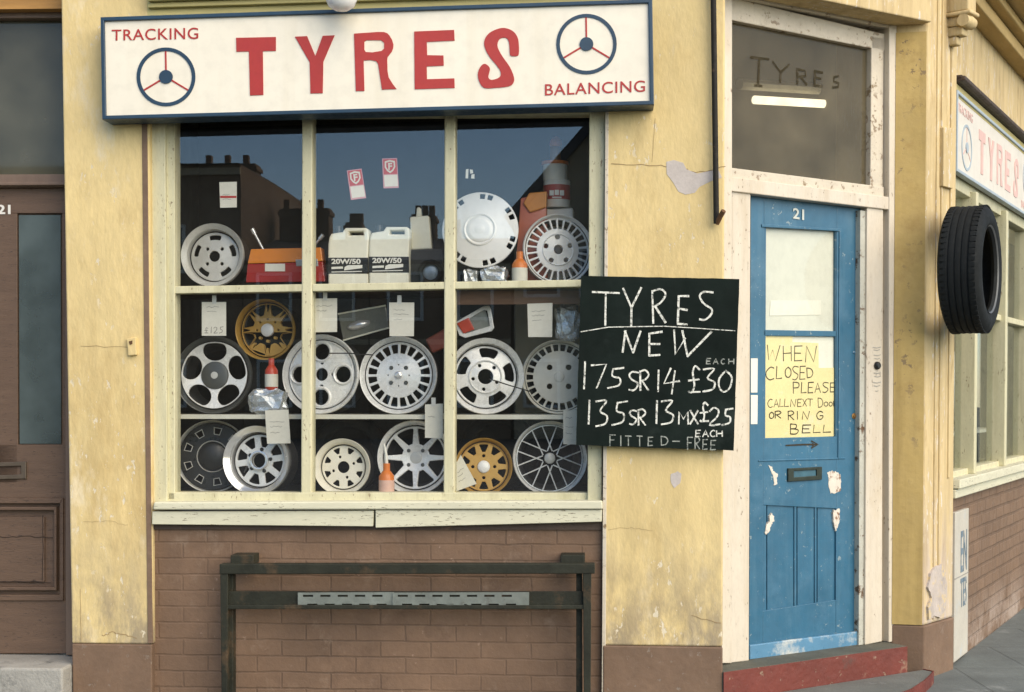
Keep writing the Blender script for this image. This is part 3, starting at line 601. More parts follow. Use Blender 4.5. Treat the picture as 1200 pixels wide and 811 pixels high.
# ---- side wall
uR = 7.6
def sv(px, py, d=0): return SP.p(px, py, d)[1]
vs_b = sv(1120, 588, -.05); vs_t = sv(1120, 572, -.05)
b = MB().box(.0, uR, .03, .4, -.01, vs_b - .005); build("side_brick_wall", b, BRICK2, shop, SP)
b = MB().box(.0, uR, -.03, .12, vs_b + .05, vs_t + .03).box(.0, uR, -.01, .1, vs_b, vs_b + .045).bevel(.005, 2); build("side_sill", b, SILL, shop, SP)
v_m0 = sv(1125, 90, -.05); v_m1 = sv(1125, 66, -.1); v_s0 = sv(1125, 200, -.06)
b = MB().box(0, uR, .04, .4, v_s0 + .04, TOP).bevel(.004); build("side_wall", b, PLASB, shop, SP)
b = MB().box(0.02, uR, -.0, .05, v_m0 + .02, v_m1).box(.02, uR, -.02, .05, v_m0 + .055, v_m1 - .02).box(.02, uR, -.035, .05, v_m1 - .018, v_m1 + .006).bevel(.006, 2); build("side_shutter_box", b, DARKW, shop, SP)
b = MB().box(.02, uR, .01, .05, v_m0 - .05, v_m0 + .016).bevel(.004); build("side_fascia", b, FASC, shop, SP)
vc = sv(1160, 20, -.05)
b = MB().box(.0, uR, -.06, .05, vc - .02, vc + .05).box(.0, uR, -.12, .05, vc + .052, vc + .1).box(.0, uR, -.24, .05, vc + .102, vc + .17).box(.0, uR, -.30, .05, vc + .172, vc + .3).bevel(.008, 2); build("side_cornice", b, mat("ochre_cornice", (.52, .37, .15), .8, var=.15, scale=3, bump=.2, stretch=(1, 4, 4)), shop, SP)
fr = MB().box(0.0, uR, .045, .12, v_s0 - .03, v_s0 + .06); fr.box(0, uR, .045, .12, vs_t + .02, vs_t + .06); sw = build("side_window", fr.bevel(.004), CREAM, shop, SP)
usx = []
for px_ in (1135.5, 1171.5): usx.append(SP.p(px_, 450, .05)[0])
du = usx[1] - usx[0]; allu = usx + [usx[1] + du * k for k in range(1, 5)]
for u in allu:
    b = MB().box(u - .03, u + .03, .012, .12, vs_t + .03, v_s0).bevel(.005); build("mullion", b, CREAM, sw, SP)
vbar = sv(1185, 376, .05)
b = MB().box(0, uR, .04, .10, vbar - .018, vbar + .018).bevel(.004); build("transom_bar", b, CREAM, sw, SP)
edges = [0.0] + allu + [uR]
for a, c in zip(edges, edges[1:]):
    b = MB().box(a + .03, c - .03, .085, .089, vs_t + .03, v_s0); build("pane", b, GLASSS, sw, SP)
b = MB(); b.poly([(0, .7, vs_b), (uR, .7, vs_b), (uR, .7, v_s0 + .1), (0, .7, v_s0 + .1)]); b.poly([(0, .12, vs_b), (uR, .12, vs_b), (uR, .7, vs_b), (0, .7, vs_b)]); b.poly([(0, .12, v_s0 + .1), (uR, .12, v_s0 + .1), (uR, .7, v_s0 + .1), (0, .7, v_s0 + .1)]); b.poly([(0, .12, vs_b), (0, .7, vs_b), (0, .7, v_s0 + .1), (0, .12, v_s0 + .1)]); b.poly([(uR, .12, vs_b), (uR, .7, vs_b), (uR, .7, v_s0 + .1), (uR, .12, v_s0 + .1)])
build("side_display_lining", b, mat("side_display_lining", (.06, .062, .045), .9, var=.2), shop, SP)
b = MB().box(.12, 1.2, .20, .205, vbar + .02, v_s0 - .05); build("side_blind", b, PAPER, shop, SP)

# ---- wall wear modelled on the piers
b = MB(); pz = lambda x, y: F.p(680 + x / 3.65, 130 + y / 3.65)
b.prism([pz(*p) for p in [(368, 218), (400, 210), (440, 222), (455, 250), (500, 268), (590, 250), (606, 285), (560, 300), (510, 325), (490, 350), (450, 358), (420, 345), (400, 310), (370, 270)]], -.0015, .02); build("render_patch", b, PATCH, shop, F)
b = MB().prism(PF.q(jit([(1091, 672), (1097, 664), (1104, 661), (1109, 672), (1110, 692), (1108, 716), (1102, 724), (1094, 722), (1089, 727), (1088, 712), (1092, 700), (1088, 688), (1091, 672)], 4, 1.0)[:-1], -.012), -.012, .01); build("bare_plaster_patch", b, mat("greyed_bare_plaster", (.42, .37, .33), .9, var=.2, scale=14, bump=.4, bscale=40, spots=((.52, .41, .24), 18, .52, .60)), shop, PF)
b = MB().prism(F.q(jit([(786, 556), (794, 552), (799, 556), (797, 566), (790, 572), (786, 564), (786, 556)], 3, .8)[:-1], -.0015), -.0015, .01); build("render_patch", b, PATCH, shop, F)
b = MB()
for st_, wd in (([(716, 192), (770, 194), (800, 197), (815, 203), (850, 195)], .004), ([(768, 140), (764, 190)], .002), ([(95, 405), (150, 407)], .0025), ([(120, 745), (132, 741), (145, 744), (160, 748)], .004), ([(712, 620), (740, 619), (765, 622)], .0015), ([(94, 690), (95, 750)], .0025), ([(98, 612), (128, 611), (150, 615)], .0016), ([(810, 722), (845, 730)], .003)):
    b = MB(); stroke(b, F.q(jit(st_), -.0008), wd * .75, -.0006)
    build("plaster_crack", b, mat("crack_dark", (.27, .18, .08), .9, var=.3, scale=30), shop, F)
b = MB().prism(F.q([(148, 397), (159, 395), (160, 416), (150, 417)], -.018), -.018, .01).bevel(.004); build("shutter_catch", b, PLAS, shop, F)
b = MB().prism(F.q([(151, 400), (155, 399), (155, 403), (152, 404)], -.021), -.021, -.017); build("catch_slot", b, RUST, shop, F)

# ================================================================== NEIGHBOURING HOUSE (left)
nb = thing("neighbour_house", "neighbouring house with old brown panelled door and grimy grey-sheened transom light at left edge", "house", F, (F.p(20, 760, .2)[0], .2, 0))
ND = .17
b = MB().prism(F.q([(-140, -330), (74, -330), (74, 10), (-140, 12)], ND - .06), ND - .06, .5); build("lintel", b, ORANGE_WOOD_BOUNCE, nb, F)
b = MB().prism([(F.p(-140, 400, 0)[0] - 2.2, -.01), (F.p(-135, 400, 0)[0], -.01), (F.p(-135, 400, 0)[0], TOP), (F.p(-140, 400, 0)[0] - 2.2, TOP)], .0, .4); build("wall", b, UPB, nb, F)
fr = MB()
for pts in ([(-140, 8), (82, 6), (82, 21), (-140, 22)], [(-140, 205), (82, 204), (82, 219), (-140, 220)]): fr.prism(F.q(pts, ND), ND, ND + .1)
fr.prism(F.q([(-140, 8), (-128, 8), (-128, 768), (-140, 768)], ND), ND, ND + .1); fr.prism(F.q([(75.5, 8), (92, 8), (92, 768), (77, 768)], ND), ND, ND + .1)
fr.prism(F.q([(-140, 214), (82, 213), (82, 217), (-140, 218)], ND - .02), ND - .02, ND + .01)
fr.bevel(.004); nf = build("door_frame", fr, BROWN_L, nb, F)
b = MB().prism(F.q([(-130, 20), (78, 19), (78, 206), (-130, 207)], ND + .05), ND + .05, ND + .054); build("transom_pane", b, GLASSN, nf, F)
b = MB(); q = F.q([(-140, 5), (90, 5), (90, 222), (-140, 222)], 1.6); b.prism(q, 1.6, 1.62); build("hall_back", b, mat("dim_hall", (.12, .11, .085), .9, var=.1), nb, F)
ld = MB(); e = ND + .03
def lq(pts, a, c): ld.prism(F.q(pts, a), a, c)
lq([(-128, 221), (78, 220), (80, 766), (-128, 766)], e + .02, e + .05)
for pts in ([(-128, 221), (78, 220), (78, 250), (-128, 250)], [(-10, 250), (20, 250), (21, 566), (-10, 566)], [(72.5, 250), (80, 250), (80, 586), (74, 586)], [(-128, 521), (76, 521), (76, 584), (-128, 584)], [(-128, 702), (80, 702), (80, 766), (-128, 766)], [(-128, 250), (-112, 250), (-112, 766), (-128, 766)], [(74, 584), (80, 584), (80, 704), (74, 704)], [(-18, 584), (-6, 584), (-6, 704), (-18, 704)]):
    lq(pts, e, e + .03)
for pts in ([(-6, 584), (74, 584), (70, 590), (-4, 590)], [(74, 584), (74, 704), (70, 698), (70, 590)], [(-6, 704), (-4, 697), (70, 697), (74, 704)], [(-4, 594), (66, 594), (64, 598), (-4, 598)], [(66, 594), (66, 692), (63, 688), (63, 598)], [(-4, 692), (66, 692), (63, 688), (-4, 688)]):
    lq(pts, e - .012, e + .03)
lq([(-4, 606), (52, 606), (52, 682), (-4, 682)], e + .008, e + .03)
ld.bevel(.003, 2); nd = build("front_door", ld, BROWN, nb, F)
for pts in ([(0, 629.5), (30, 628.5), (62, 630)], [(0, 682), (35, 681), (60, 683)], [(50, 604), (50.5, 640), (49.5, 680)]):
    b = MB(); stroke(b, F.q(jit(pts, 6, .7), e + .008), .0035, e + .0075); build("panel_crack", b, mat("dark_door_crack", (.03, .018, .012), .9, var=.3, scale=20), nd, F)
for x0, x1 in ((22, 71), (-110, -12)):
    b = MB().prism(F.q([(x0, 252), (x1, 252), (x1 + .5, 520), (x0 + 1, 520)], e + .008), e + .008, e + .018); build("pane", b, GLASSF, nd, F)
b = MB(); plate(b, [F.q([(-45, 543), (31, 541), (31, 561), (-45, 563)], e - .006), F.q([(-40, 548), (25, 546), (25, 556), (-40, 558)], e - .006)], e - .012, .014, .003); build("letter_plate", b, mat("brown_painted_plate", (.11, .085, .06), .45, .3, var=.2, scale=20), nd, F)
b = MB(); text_quad(b, "21", F.q([(-3, 240), (12.5, 240), (12.5, 251), (-3, 251)], e - .001), e - .0015, .03); build("house_number", b, mat("white_numerals", (.75, .73, .66), .5, var=.05), nd, F)
u0 = F.p(-135, 768, ND)[0]; u1 = F.p(84, 768, .0)[0]; vst = F.p(40, 769, ND)[1]
b = MB().box(u0, u1, -.11, ND + .2, -.01, vst).bevel(.012, 3); build("doorstep", b, STONE, nb, F)

# ================================================================== SIGNS
SD = -.13
def sign_parts(root, plane, fn, d, mboard, mred, mnavy, corners):
    """corners: outer TL, TR, BR, BL; fn: front-photo pixel -> (u, v) in the plane"""
    c = corners; ce = Vector((sum(p[0] for p in c) / 4, sum(p[1] for p in c) / 4))
    t = .017
    def inset(p, k): 
        return (p[0] + (k if p[0] < ce.x else -k), p[1] + (k if p[1] < ce.y else -k))
    inn = [inset(p, t) for p in c]
    b = MB().prism([inset(p, .006) for p in c], d + .012, d + (.09 if d < -.05 else .03)); build("board", b, mboard, root, plane)
    b = MB(); plate(b, [c, inn], d, .13 if d < -.05 else .035, .003); build("frame", b, mnavy, root, plane)
    dd = d + .0115
    b = MB(); Z1 = lambda x, y: fn(x / 3, y / 3); Z2 = lambda x, y: fn(400 + x / 8, 20 + y / 8); Z3 = lambda x, y: fn(540 + x / 8.11, 20 + y / 8.11)
    def let(polys, z): plate(b, [[z(*p) for p in poly] for poly in polys], dd - .0025, .003, 0)
    let([[(828, 131), (968, 128), (968, 177), (922, 178), (924, 332), (877, 334), (873, 179), (829, 180)]], Z1)
    let([[(1035, 127), (1078, 125), (1107, 195), (1133, 124), (1175, 122), (1135, 215), (1133, 326), (1090, 327), (1087, 217)]], Z1)
    let([smooth_line([(115, 150), (260, 140), (395, 135), (450, 170), (485, 250), (470, 320), (430, 370), (428, 440), (440, 560), (515, 670)], 2) + [(378, 675), (340, 430), (322, 408), (270, 398), (205, 402), (213, 688), (132, 690)], [(212, 225), (235, 212), (370, 212), (398, 235), (398, 290), (375, 312), (290, 326), (225, 322), (212, 300)]], Z2)
    let([[(680, 130), (1055, 115), (1060, 215), (798, 228), (802, 352), (955, 355), (958, 450), (798, 458), (800, 578), (1058, 570), (1060, 660), (685, 672)]], Z2)
    let([smooth_line([(465, 355), (455, 230), (425, 192), (375, 198), (350, 235), (352, 290), (395, 370), (465, 470), (505, 570), (495, 625), (450, 655), (330, 668), (220, 668), (170, 600), (162, 520), (195, 455), (230, 440), (265, 465), (275, 495), (260, 560), (280, 590), (330, 585), (375, 555), (365, 490), (270, 370), (225, 280), (225, 210), (265, 150), (340, 110), (415, 98), (490, 125), (535, 180), (550, 250), (550, 345), (530, 365), (485, 367)], 3)], Z3)
    build("tyres_lettering", b, mred, root, plane)
    b = MB(); text_quad(b, "TRACKING", [fn(130, 34), fn(231.5, 31.5), fn(231.5, 45), fn(130, 47)], dd, .006, 1.08); build("tracking_lettering", b, mred, root, plane); b = MB(); text_quad(b, "BALANCING", [fn(638.5, 98), fn(756, 93.5), fn(756, 107), fn(638.5, 111.5)], dd, .006, 1.08); build("balancing_lettering", b, mred, root, plane)
    for cx, cy, rr in ((193.7, 89.5, 34.5), (687.3, 51, 35.5)):
        b = MB(); cp = lambda a, r: fn(cx + r * math.cos(a), cy - r * math.sin(a) * 1.0)
        plate(b, [[cp(2 * math.pi * k / 48, rr) for k in range(48)], [cp(2 * math.pi * k / 48, rr - 4.2) for k in range(48)]], dd - .0025, .003); plate(b, [[cp(2 * math.pi * k / 24, 8) for k in range(24)]], dd - .0045, .005)
        em = build("steering_wheel_emblem", b, mnavy, root, plane)
        b = MB()
        for a in (R(91), R(-31), R(211)):
            n_ = a + math.pi / 2; o_ = 1.0
            P_ = lambda r, s: fn(cx + r * math.cos(a) + s * o_ * math.cos(n_), cy - r * math.sin(a) - s * o_ * math.sin(n_)); b.prism([P_(6, -1), P_(rr - 3, -1), P_(rr - 3, 1), P_(6, 1)], dd - .0015, dd + .001)
        build("emblem_spokes", b, mred, em, plane)
FC = F.q([(117.5, 20), (764.5, -1.5), (766.5, 122.5), (119.5, 140)], SD)
sg = thing("fascia_sign", "long cream shop sign reading TYRES in red, above the front display window", "shop sign", F, (FC[3][0], SD, FC[3][1]))
sign_parts(sg, F, lambda x, y: F.p(x, y, SD), SD, SIGNW, RED, NAVY, FC)
tl, tr = Vector(FC[0]), Vector(FC[1]); tilt = math.atan2(tr.y - tl.y, tr.x - tl.x); wS = (tr - tl).length
SSD = 0.0
su0, sv0 = SP.p(1122.5, 105, SSD)
def fn_side(x, y):
    p = Vector(F.p(x, y, SD)) - tl; c, s_ = math.cos(-tilt), math.sin(-tilt); return (su0 + p.x * c - p.y * s_, sv0 + (p.x * s_ + p.y * c) * .93)
sg2 = thing("fascia_sign", "faded white TYRES sign seen edge-on above the side street window", "shop sign", SP, (su0, SSD, sv0 - .42))
sh = (sv0 - SP.p(1122.5, 201, SSD)[1]); sign_parts(sg2, SP, fn_side, SSD, SIGNW2, REDF, NAVYF, [(su0, sv0), (su0 + wS, sv0), (su0 + wS, sv0 - sh), (su0, sv0 - sh)])

# chalkboard
CB = -.05
zc = lambda x, y: F.p(670 + x / 3.686, 315 + y / 3.686, CB)
cq = F.q([(681, 323), (866.5, 327), (860, 528), (675, 521.5)], CB)
cb = thing("chalkboard", "square black chalkboard of handwritten tyre prices hung on the yellow pier", "chalkboard", F, (cq[3][0], CB, cq[3][1]))
edge_pts = []
for a, c in zip(cq, cq[1:] + cq[:1]):
    for k in range(12): t = k / 12; edge_pts.append((a[0] + (c[0] - a[0]) * t + random.uniform(-.0012, .0012), a[1] + (c[1] - a[1]) * t + random.uniform(-.0012, .0012)))
b = MB().prism(edge_pts, CB, CB + .045); build("board", b, SLATE, cb, F)
b = MB()
for st_ in ([(90, 100), (205, 105)], [(147, 102), (145, 245)], [(222, 85), (258, 168)], [(300, 82), (258, 168), (257, 245)], [(348, 95), (352, 235)], smooth_line([(348, 97), (385, 88), (405, 110), (385, 145), (352, 165)]), [(362, 165), (405, 232)], [(462, 118), (458, 238)], [(462, 118), (505, 118)], [(460, 172), (498, 178)], [(458, 238), (498, 240)], smooth_line([(610, 102), (570, 100), (553, 118), (570, 150), (605, 175), (600, 200), (575, 220), (553, 218)]),
            [(220, 360), (232, 268)], [(230, 270), (265, 362)], [(265, 362), (297, 270)], [(335, 280), (335, 375)], [(335, 280), (390, 272)], [(337, 325), (380, 325)], [(335, 375), (380, 372)], [(442, 265), (448, 370), (490, 300)], [(478, 268), (500, 378)], [(500, 378), (603, 272)]):
    stroke(b, [zc(*p) for p in st_], .0085, CB)
stroke(b, [zc(*p) for p in [(40, 272), (160, 252), (400, 248), (560, 258), (705, 268)]], .004, CB)
hand(b, [('1', 45, 402, 66, 518), ('7', 85, 412, 150, 515), ('5', 155, 432, 225, 515), ('S', 248, 445, 288, 525), ('R', 295, 442, 332, 525), ('1', 366, 438, 382, 530), ('4', 398, 430, 465, 540), ('£', 505, 420, 555, 535), ('3', 568, 432, 620, 530), ('0', 632, 440, 692, 532),
         ('1', 65, 568, 85, 670), ('3', 105, 570, 155, 680), ('5', 175, 577, 240, 675), ('S', 250, 612, 280, 672), ('R', 287, 610, 318, 675), ('1', 360, 570, 374, 668), ('3', 388, 570, 440, 672), ('M', 462, 618, 503, 670), ('X', 512, 612, 545, 670), ('£', 555, 577, 590, 660), ('2', 596, 600, 640, 675), ('5', 650, 607, 695, 675)], zc, .0075, CB)
hand(b, [('E', 535, 698, 556, 725), ('A', 566, 698, 590, 725), ('C', 598, 698, 618, 725), ('H', 626, 700, 650, 724)], zc, .005, CB)
build("chalk_writing", b, CHALK, cb, F)
b = MB(); hand(b, [('E', 582, 388, 600, 411), ('A', 612, 388, 632, 411), ('C', 645, 390, 660, 411), ('H', 678, 390, 700, 411), ('F', 165, 718, 188, 765), ('I', 208, 722, 216, 765), ('T', 232, 722, 258, 764), ('T', 282, 722, 305, 766), ('E', 330, 728, 350, 764), ('D', 386, 724, 415, 762), ('-', 436, 735, 466, 755), ('F', 500, 728, 522, 780), ('R', 532, 730, 552, 778), ('E', 566, 738, 586, 780), ('E', 600, 742, 622, 782)], zc, .0048, CB)
build("faint_chalk_writing", b, CHALKF, cb, F)

# yellow notice behind the door glass and slips on the jamb
NQ = DD + .0145
nq = K.q([(896, 393.5), (980.5, 395), (980, 511), (896, 514.5)], NQ); pz2 = lambda x, y: K.p(880 + x / 5.408, 385 + y / 5.408, NQ)
nt_ = thing("paper_notice", "yellow handwritten WHEN CLOSED notice inside the blue door's lower glass", "notice", K, (nq[3][0], NQ, nq[3][1]))
b = MB().prism([nq[0], K.p(929, 394, NQ), pz2(262, 85), pz2(428, 92), pz2(430, 250), K.p(980.4, 431, NQ), nq[2], nq[3]], NQ, NQ + .001); build("sheet", b, PAPERY, nt_, K)
b = MB(); hand(b, [('W', 105, 105, 185, 205), ('H', 205, 112, 255, 205), ('E', 275, 112, 325, 205), ('N', 345, 112, 415, 212), ('C', 92, 245, 145, 325), ('L', 160, 240, 195, 318), ('O', 215, 245, 255, 310), ('S', 264, 240, 300, 325), ('E', 310, 240, 345, 322), ('D', 354, 250, 392, 312), ('P', 268, 340, 305, 410), ('L', 318, 342, 350, 408), ('E', 362, 342, 395, 408), ('A', 405, 345, 440, 405), ('S', 455, 342, 490, 405), ('E', 502, 345, 536, 402),
     ('O', 115, 530, 145, 570), ('R', 152, 525, 190, 568), ('R', 235, 525, 272, 578), ('I', 288, 525, 300, 575), ('N', 325, 525, 370, 575), ('G', 415, 525, 455, 575), ('B', 250, 605, 298, 668), ('E', 325, 612, 378, 662), ('L', 395, 612, 440, 660), ('L', 458, 612, 505, 658)], pz2, .0052, NQ)
hand(b, [('C', 105, 448, 135, 500), ('A', 145, 448, 175, 498), ('L', 182, 446, 205, 495), ('L', 212, 446, 238, 495), ('N', 250, 448, 285, 495), ('E', 295, 448, 320, 495), ('X', 328, 448, 352, 492), ('T', 358, 446, 392, 492), ('D', 425, 440, 455, 500), ('O', 462, 465, 488, 492), ('O', 494, 465, 516, 492), ('R', 522, 462, 540, 492)], pz2, .0042, NQ)
build("handwriting", b, INK, nt_, K)
for i, (ya, yb2, lb) in enumerate(((420, 460, "white paper slip on the left edge of blue door, the upper and longer one"), (463, 497, "white paper slip on the left edge of blue door, the lower one"))):
    q = K.q([(880, ya), (888, ya), (887.6, yb2), (880, yb2)], DD - .002); b = MB().prism(q, DD - .002, DD - .001); tag(build("paper_slip", b, PAPER, None, K, base=(q[3][0], DD - .002, q[3][1])), lb, "paper", "paper slips on the blue door")

# ================================================================== THINGS OUTSIDE
# tyre hung on the side window
TC = SP.P(1137.0, 316.5, -.13); TR = .305
ty = thing("hanging_tyre", "black car tyre hung outside on the side street window", "tyre", SP, (TC - SP.o).dot(SP.u) * Vector((1, 0, 0)) + Vector((0, -.02, TC.z - TR)))
cu_, cz = (TC - SP.o).dot(SP.u), TC.z
prof = [(.195, -.075), (.20, -.085), (.225, -.098), (.26, -.100), (.283, -.092), (.297, -.078)]
for k in range(5):
    c = -.06 + k * .03; prof += [(TR - .002, c - .011), (TR, c), (TR - .002, c + .011)]
    if k < 4: prof += [(TR - .006, c + .013), (TR - .006, c + .017)]
prof += [(.297, .078), (.283, .092), (.26, .100), (.225, .098), (.20, .085), (.195, .075), (.205, .06), (.27, .05), (.285, 0), (.27, -.05), (.205, -.06)]
b = MB().lathe(prof, 72, (cu_, -.13, cz), closed=True)
for k in range(64):
    a = 2 * math.pi * k / 64
    for c in (-.066, .066):
        ca, sa = math.cos(a), math.sin(a); m_ = Matrix.Rotation(-a, 3, 'Y')
        for (x0, x1, y0, y1) in ((TR - .006, TR + .0012, -.014, .014),):
            vs = [b.b.verts.new(m_ @ Vector((x, c + y, z)) + Vector((cu_, -.13, cz))) for x in (x0, x1) for y in (y0, y1) for z in (-.0095, .0095)]
            for f_ in ((0, 1, 3, 2), (4, 5, 7, 6), (0, 1, 5, 4), (2, 3, 7, 6), (0, 2, 6, 4), (1, 3, 7, 5)): b.b.faces.new([vs[i] for i in f_])
build("tread", b, RUBBER, ty, SP, True)
b = MB().lathe([(.203, -.089), (.206, -.093), (.210, -.0955), (.206, -.0895)], 60, (cu_, -.13, cz), closed=True); build("bead_ring", b, mat("grey_rubber_bead", (.09, .095, .095), .5, var=.1), ty, SP, True)

# rack under the window
RD = -.12
rk = thing("tyre_rack", "low dark metal tyre rack standing against the brown brick under the window", "rack", F, (F.p(478, 811, RD)[0], RD, 0))
b = MB().prism(F.q([(257, 661), (697, 660.5), (697, 672.5), (257, 673)], RD), RD, RD + .05).bevel(.004); build("top_bar", b, METAL, rk, F)
for x0, x1 in ((258, 267), (683, 693)):
    q = down(F.q([(x0, 672), (x1, 672), (x1 - 1, 811), (x0 + 1.5, 811)], RD + .004), 2, 3); b = MB().prism(q, RD + .004, RD + .045).bevel(.003); build("post", b, METAL, rk, F)
    q = down(F.q([(x0 + (8 if x0 < 400 else -8), 672), (x1 + (4 if x0 < 400 else -11), 672), (x1 + (4 if x0 < 400 else -11), 811), (x0 + (8 if x0 < 400 else -8), 811)], RD + .02), 2, 3); b = MB().prism(q, RD + .05, RD + .10).bevel(.003); build("post", b, METAL, rk, F)
b = MB().prism(F.q([(265, 693), (686, 693), (686, 709), (265, 709)], RD + .03), RD + .03, RD + .04); b.prism(F.q([(266, 709), (687, 709), (687, 714), (266, 714)], RD + .01), RD + .01, RD + .07).bevel(.003); build("lower_bar", b, METAL, rk, F)
for x0, x1, dz_ in ((349, 462, .018), (460, 620, .012)):
    holes = []
    n_ = int((x1 - x0) / 20.5)
    for k in range(n_):
        cx = x0 + 12 + k * 20.3
        for cy in (698.2, 708.6): holes.append(F.q([(cx - 6 + (5 if cy > 700 else 0), cy - 1.1), (cx + 6 + (5 if cy > 700 else 0), cy - 1.1), (cx + 6 + (5 if cy > 700 else 0), cy + 1.3), (cx - 6 + (5 if cy > 700 else 0), cy + 1.3)], RD + dz_))
    b = MB(); plate(b, [F.q([(x0, 694.5), (x1, 694), (x1, 711.5), (x0, 712)], RD + dz_)] + holes, RD + dz_, .003); build("perforated_strip", b, ANGLE, rk, F)
for x0, x1 in ((270, 297), (657, 685)):
    b = MB().prism(F.q([(x0, 650.5), (x1, 650.5), (x1, 661.5), (x0, 661.5)], RD + .05), RD + .05, .034).bevel(.003); build("wall_bracket", b, METAL, rk, F)

# pipe on the right pier, lamp above the sign
pp = [F.p(x, y, -.03) for x, y in ((834.5, -330), (836, 0), (839.5, 262))]; pp[0] = (pp[0][0], TOP - .13)
pipe = thing("wall_pipe", "thin black iron pipe with hooked end running down the yellow pier", "pipe", F, (pp[2][0], -.03, pp[2][1]))
b = MB().tube([(u, -.03, v) for u, v in pp], .0125, 12); build("tube", b, PIPE, pipe, F, True)
b = MB().tube([(*F.p(840, 262, -.03)[:1], -.03, F.p(840, 262, -.03)[1]), (F.p(844, 254, -.05)[0], -.05, F.p(844, 254, -.05)[1]), (F.p(848, 247, -.07)[0], -.07, F.p(848, 247, -.07)[1])], .011, 12); build("hook", b, RUST, pipe, F, True)
lu, lv = F.p(400, 13, -.24)
la = thing("wall_lamp", "white round bulkhead lamp just above the top edge of the TYRES sign", "lamp", F, (lu, -.24, lv))
b = MB().lathe([(0, 0), (.03, .004), (.055, .02), (.068, .05), (.07, .08), (.055, .1), (0, .1)], 28, (lu, -.24, lv), 'Z'); build("lamp_shade", b, mat("lamp_white_glass", (.80, .80, .78), .25, var=.04), la, F, True)
b = MB().tube([(lu, -.24, lv + .1), (lu, -.24, lv + .16), (lu, -.05, lv + .2), (lu, .0, lv + .2)], .014, 10); build("bracket_arm", b, PIPE, la, F, True)

# poster board on the side wall
po = SP.q([(1117.5, 601), (1134, 597), (1134.5, 757), (1117, 776)], .012)
pu0, pu1 = po[0][0] + .0, po[1][0]
pb = thing("poster_board", "tall narrow white board of blue lettering on the side street wall", "board", SP, (pu0, .012, max(.005, po[3][1])))
pv0, pv1 = po[3][1], po[0][1]; pv0 = max(.01, pv0)
b = MB().box(pu0 + .012, pu1, .006, .028, pv0, pv1).bevel(.003); build("board", b, mat("dirty_white_board", (.46, .435, .37), .7, var=.08, scale=6, spots=((.42, .44, .44), 9, .56, .66)), pb, SP)
b = MB(); um = (pu0 + pu1) / 2; hw = (pu1 - pu0) * .36
for txt, a, c in (("EN", .58, .86), ("TES", .34, .54)):
    va, vb3 = pv0 + (pv1 - pv0) * a, pv0 + (pv1 - pv0) * c
    b = MB(); text_quad(b, txt, [(um - hw * .2, vb3), (um + hw, vb3), (um + hw, va), (um - hw * .2, va)], .0055, .01)
    build("lettering", b, mat("faded_blue_lettering", (.13, .18, .22), .7, var=.2, scale=15, spots=((.42, .41, .37), 20, .54, .64)), pb, SP)
b = MB().box(pu0 + .012, pu1, .004, .0065, pv0 + (pv1 - pv0) * .553, pv0 + (pv1 - pv0) * .56); build("joint_line", b, INKG, pb, SP)

# fluorescent lamp in the hall
a = K.P(884, 117, .85); c = K.P(988, 123, .85)
ft = thing("fluorescent_lamp", "lit fluorescent tube glowing inside behind the fanlight over the blue door", "lamp", WP, (a + c) / 2)
b = MB().tube([a, a.lerp(c, .04), a.lerp(c, .5), a.lerp(c, .96), c], .022, 14); build("tube", b, TUBE, ft, WP, True)
dirv = (c - a).normalized(); b = MB().tube([a - dirv * .09 + Vector((0, .06, .09)), c + dirv * .09 + Vector((0, .06, .09))], .03, 8); build("housing", b, mat("lamp_housing", (.6, .57, .46), .5), ft, WP)

# ================================================================== WHEELS IN THE WINDOW
def polar(r, a): return (r * math.cos(a), r * math.sin(a))
def sector(r0, r1, h0, h1, a, rd=.0, n=5):
    """window between two radii; h0/h1 = half angles at inner/outer radius"""
    lo = [polar(r0, a - h0 + 2 * h0 * k / n) for k in range(n + 1)]; hi = [polar(r1, a + h1 - 2 * h1 * k / n) for k in range(n + 1)]
    p = lo + hi
    if rd:                                           # cut the corners round
        o = []
        N = len(p)
        for i in range(N):
            A, B, C = Vector(p[i - 1]), Vector(p[i]), Vector(p[(i + 1) % N])
            if (A - B).angle(C - B, 0) < R(150): 
                k0 = min(rd, (A - B).length * .45); k1 = min(rd, (C - B).length * .45)
                P0 = B + (A - B).normalized() * k0; P2 = B + (C - B).normalized() * k1
                for t in (0, .33, .66, 1): q = P0 * (1 - t) ** 2 + B * 2 * t * (1 - t) + P2 * t * t; o.append(tuple(q))
            else: o.append(tuple(B))
        p = o
    return p
BARREL_SHADE = mat("barrel_painted_shade", (.035, .035, .034), .7, .1, var=.2)  # near-black colour paints the shade seen through the wheel holes
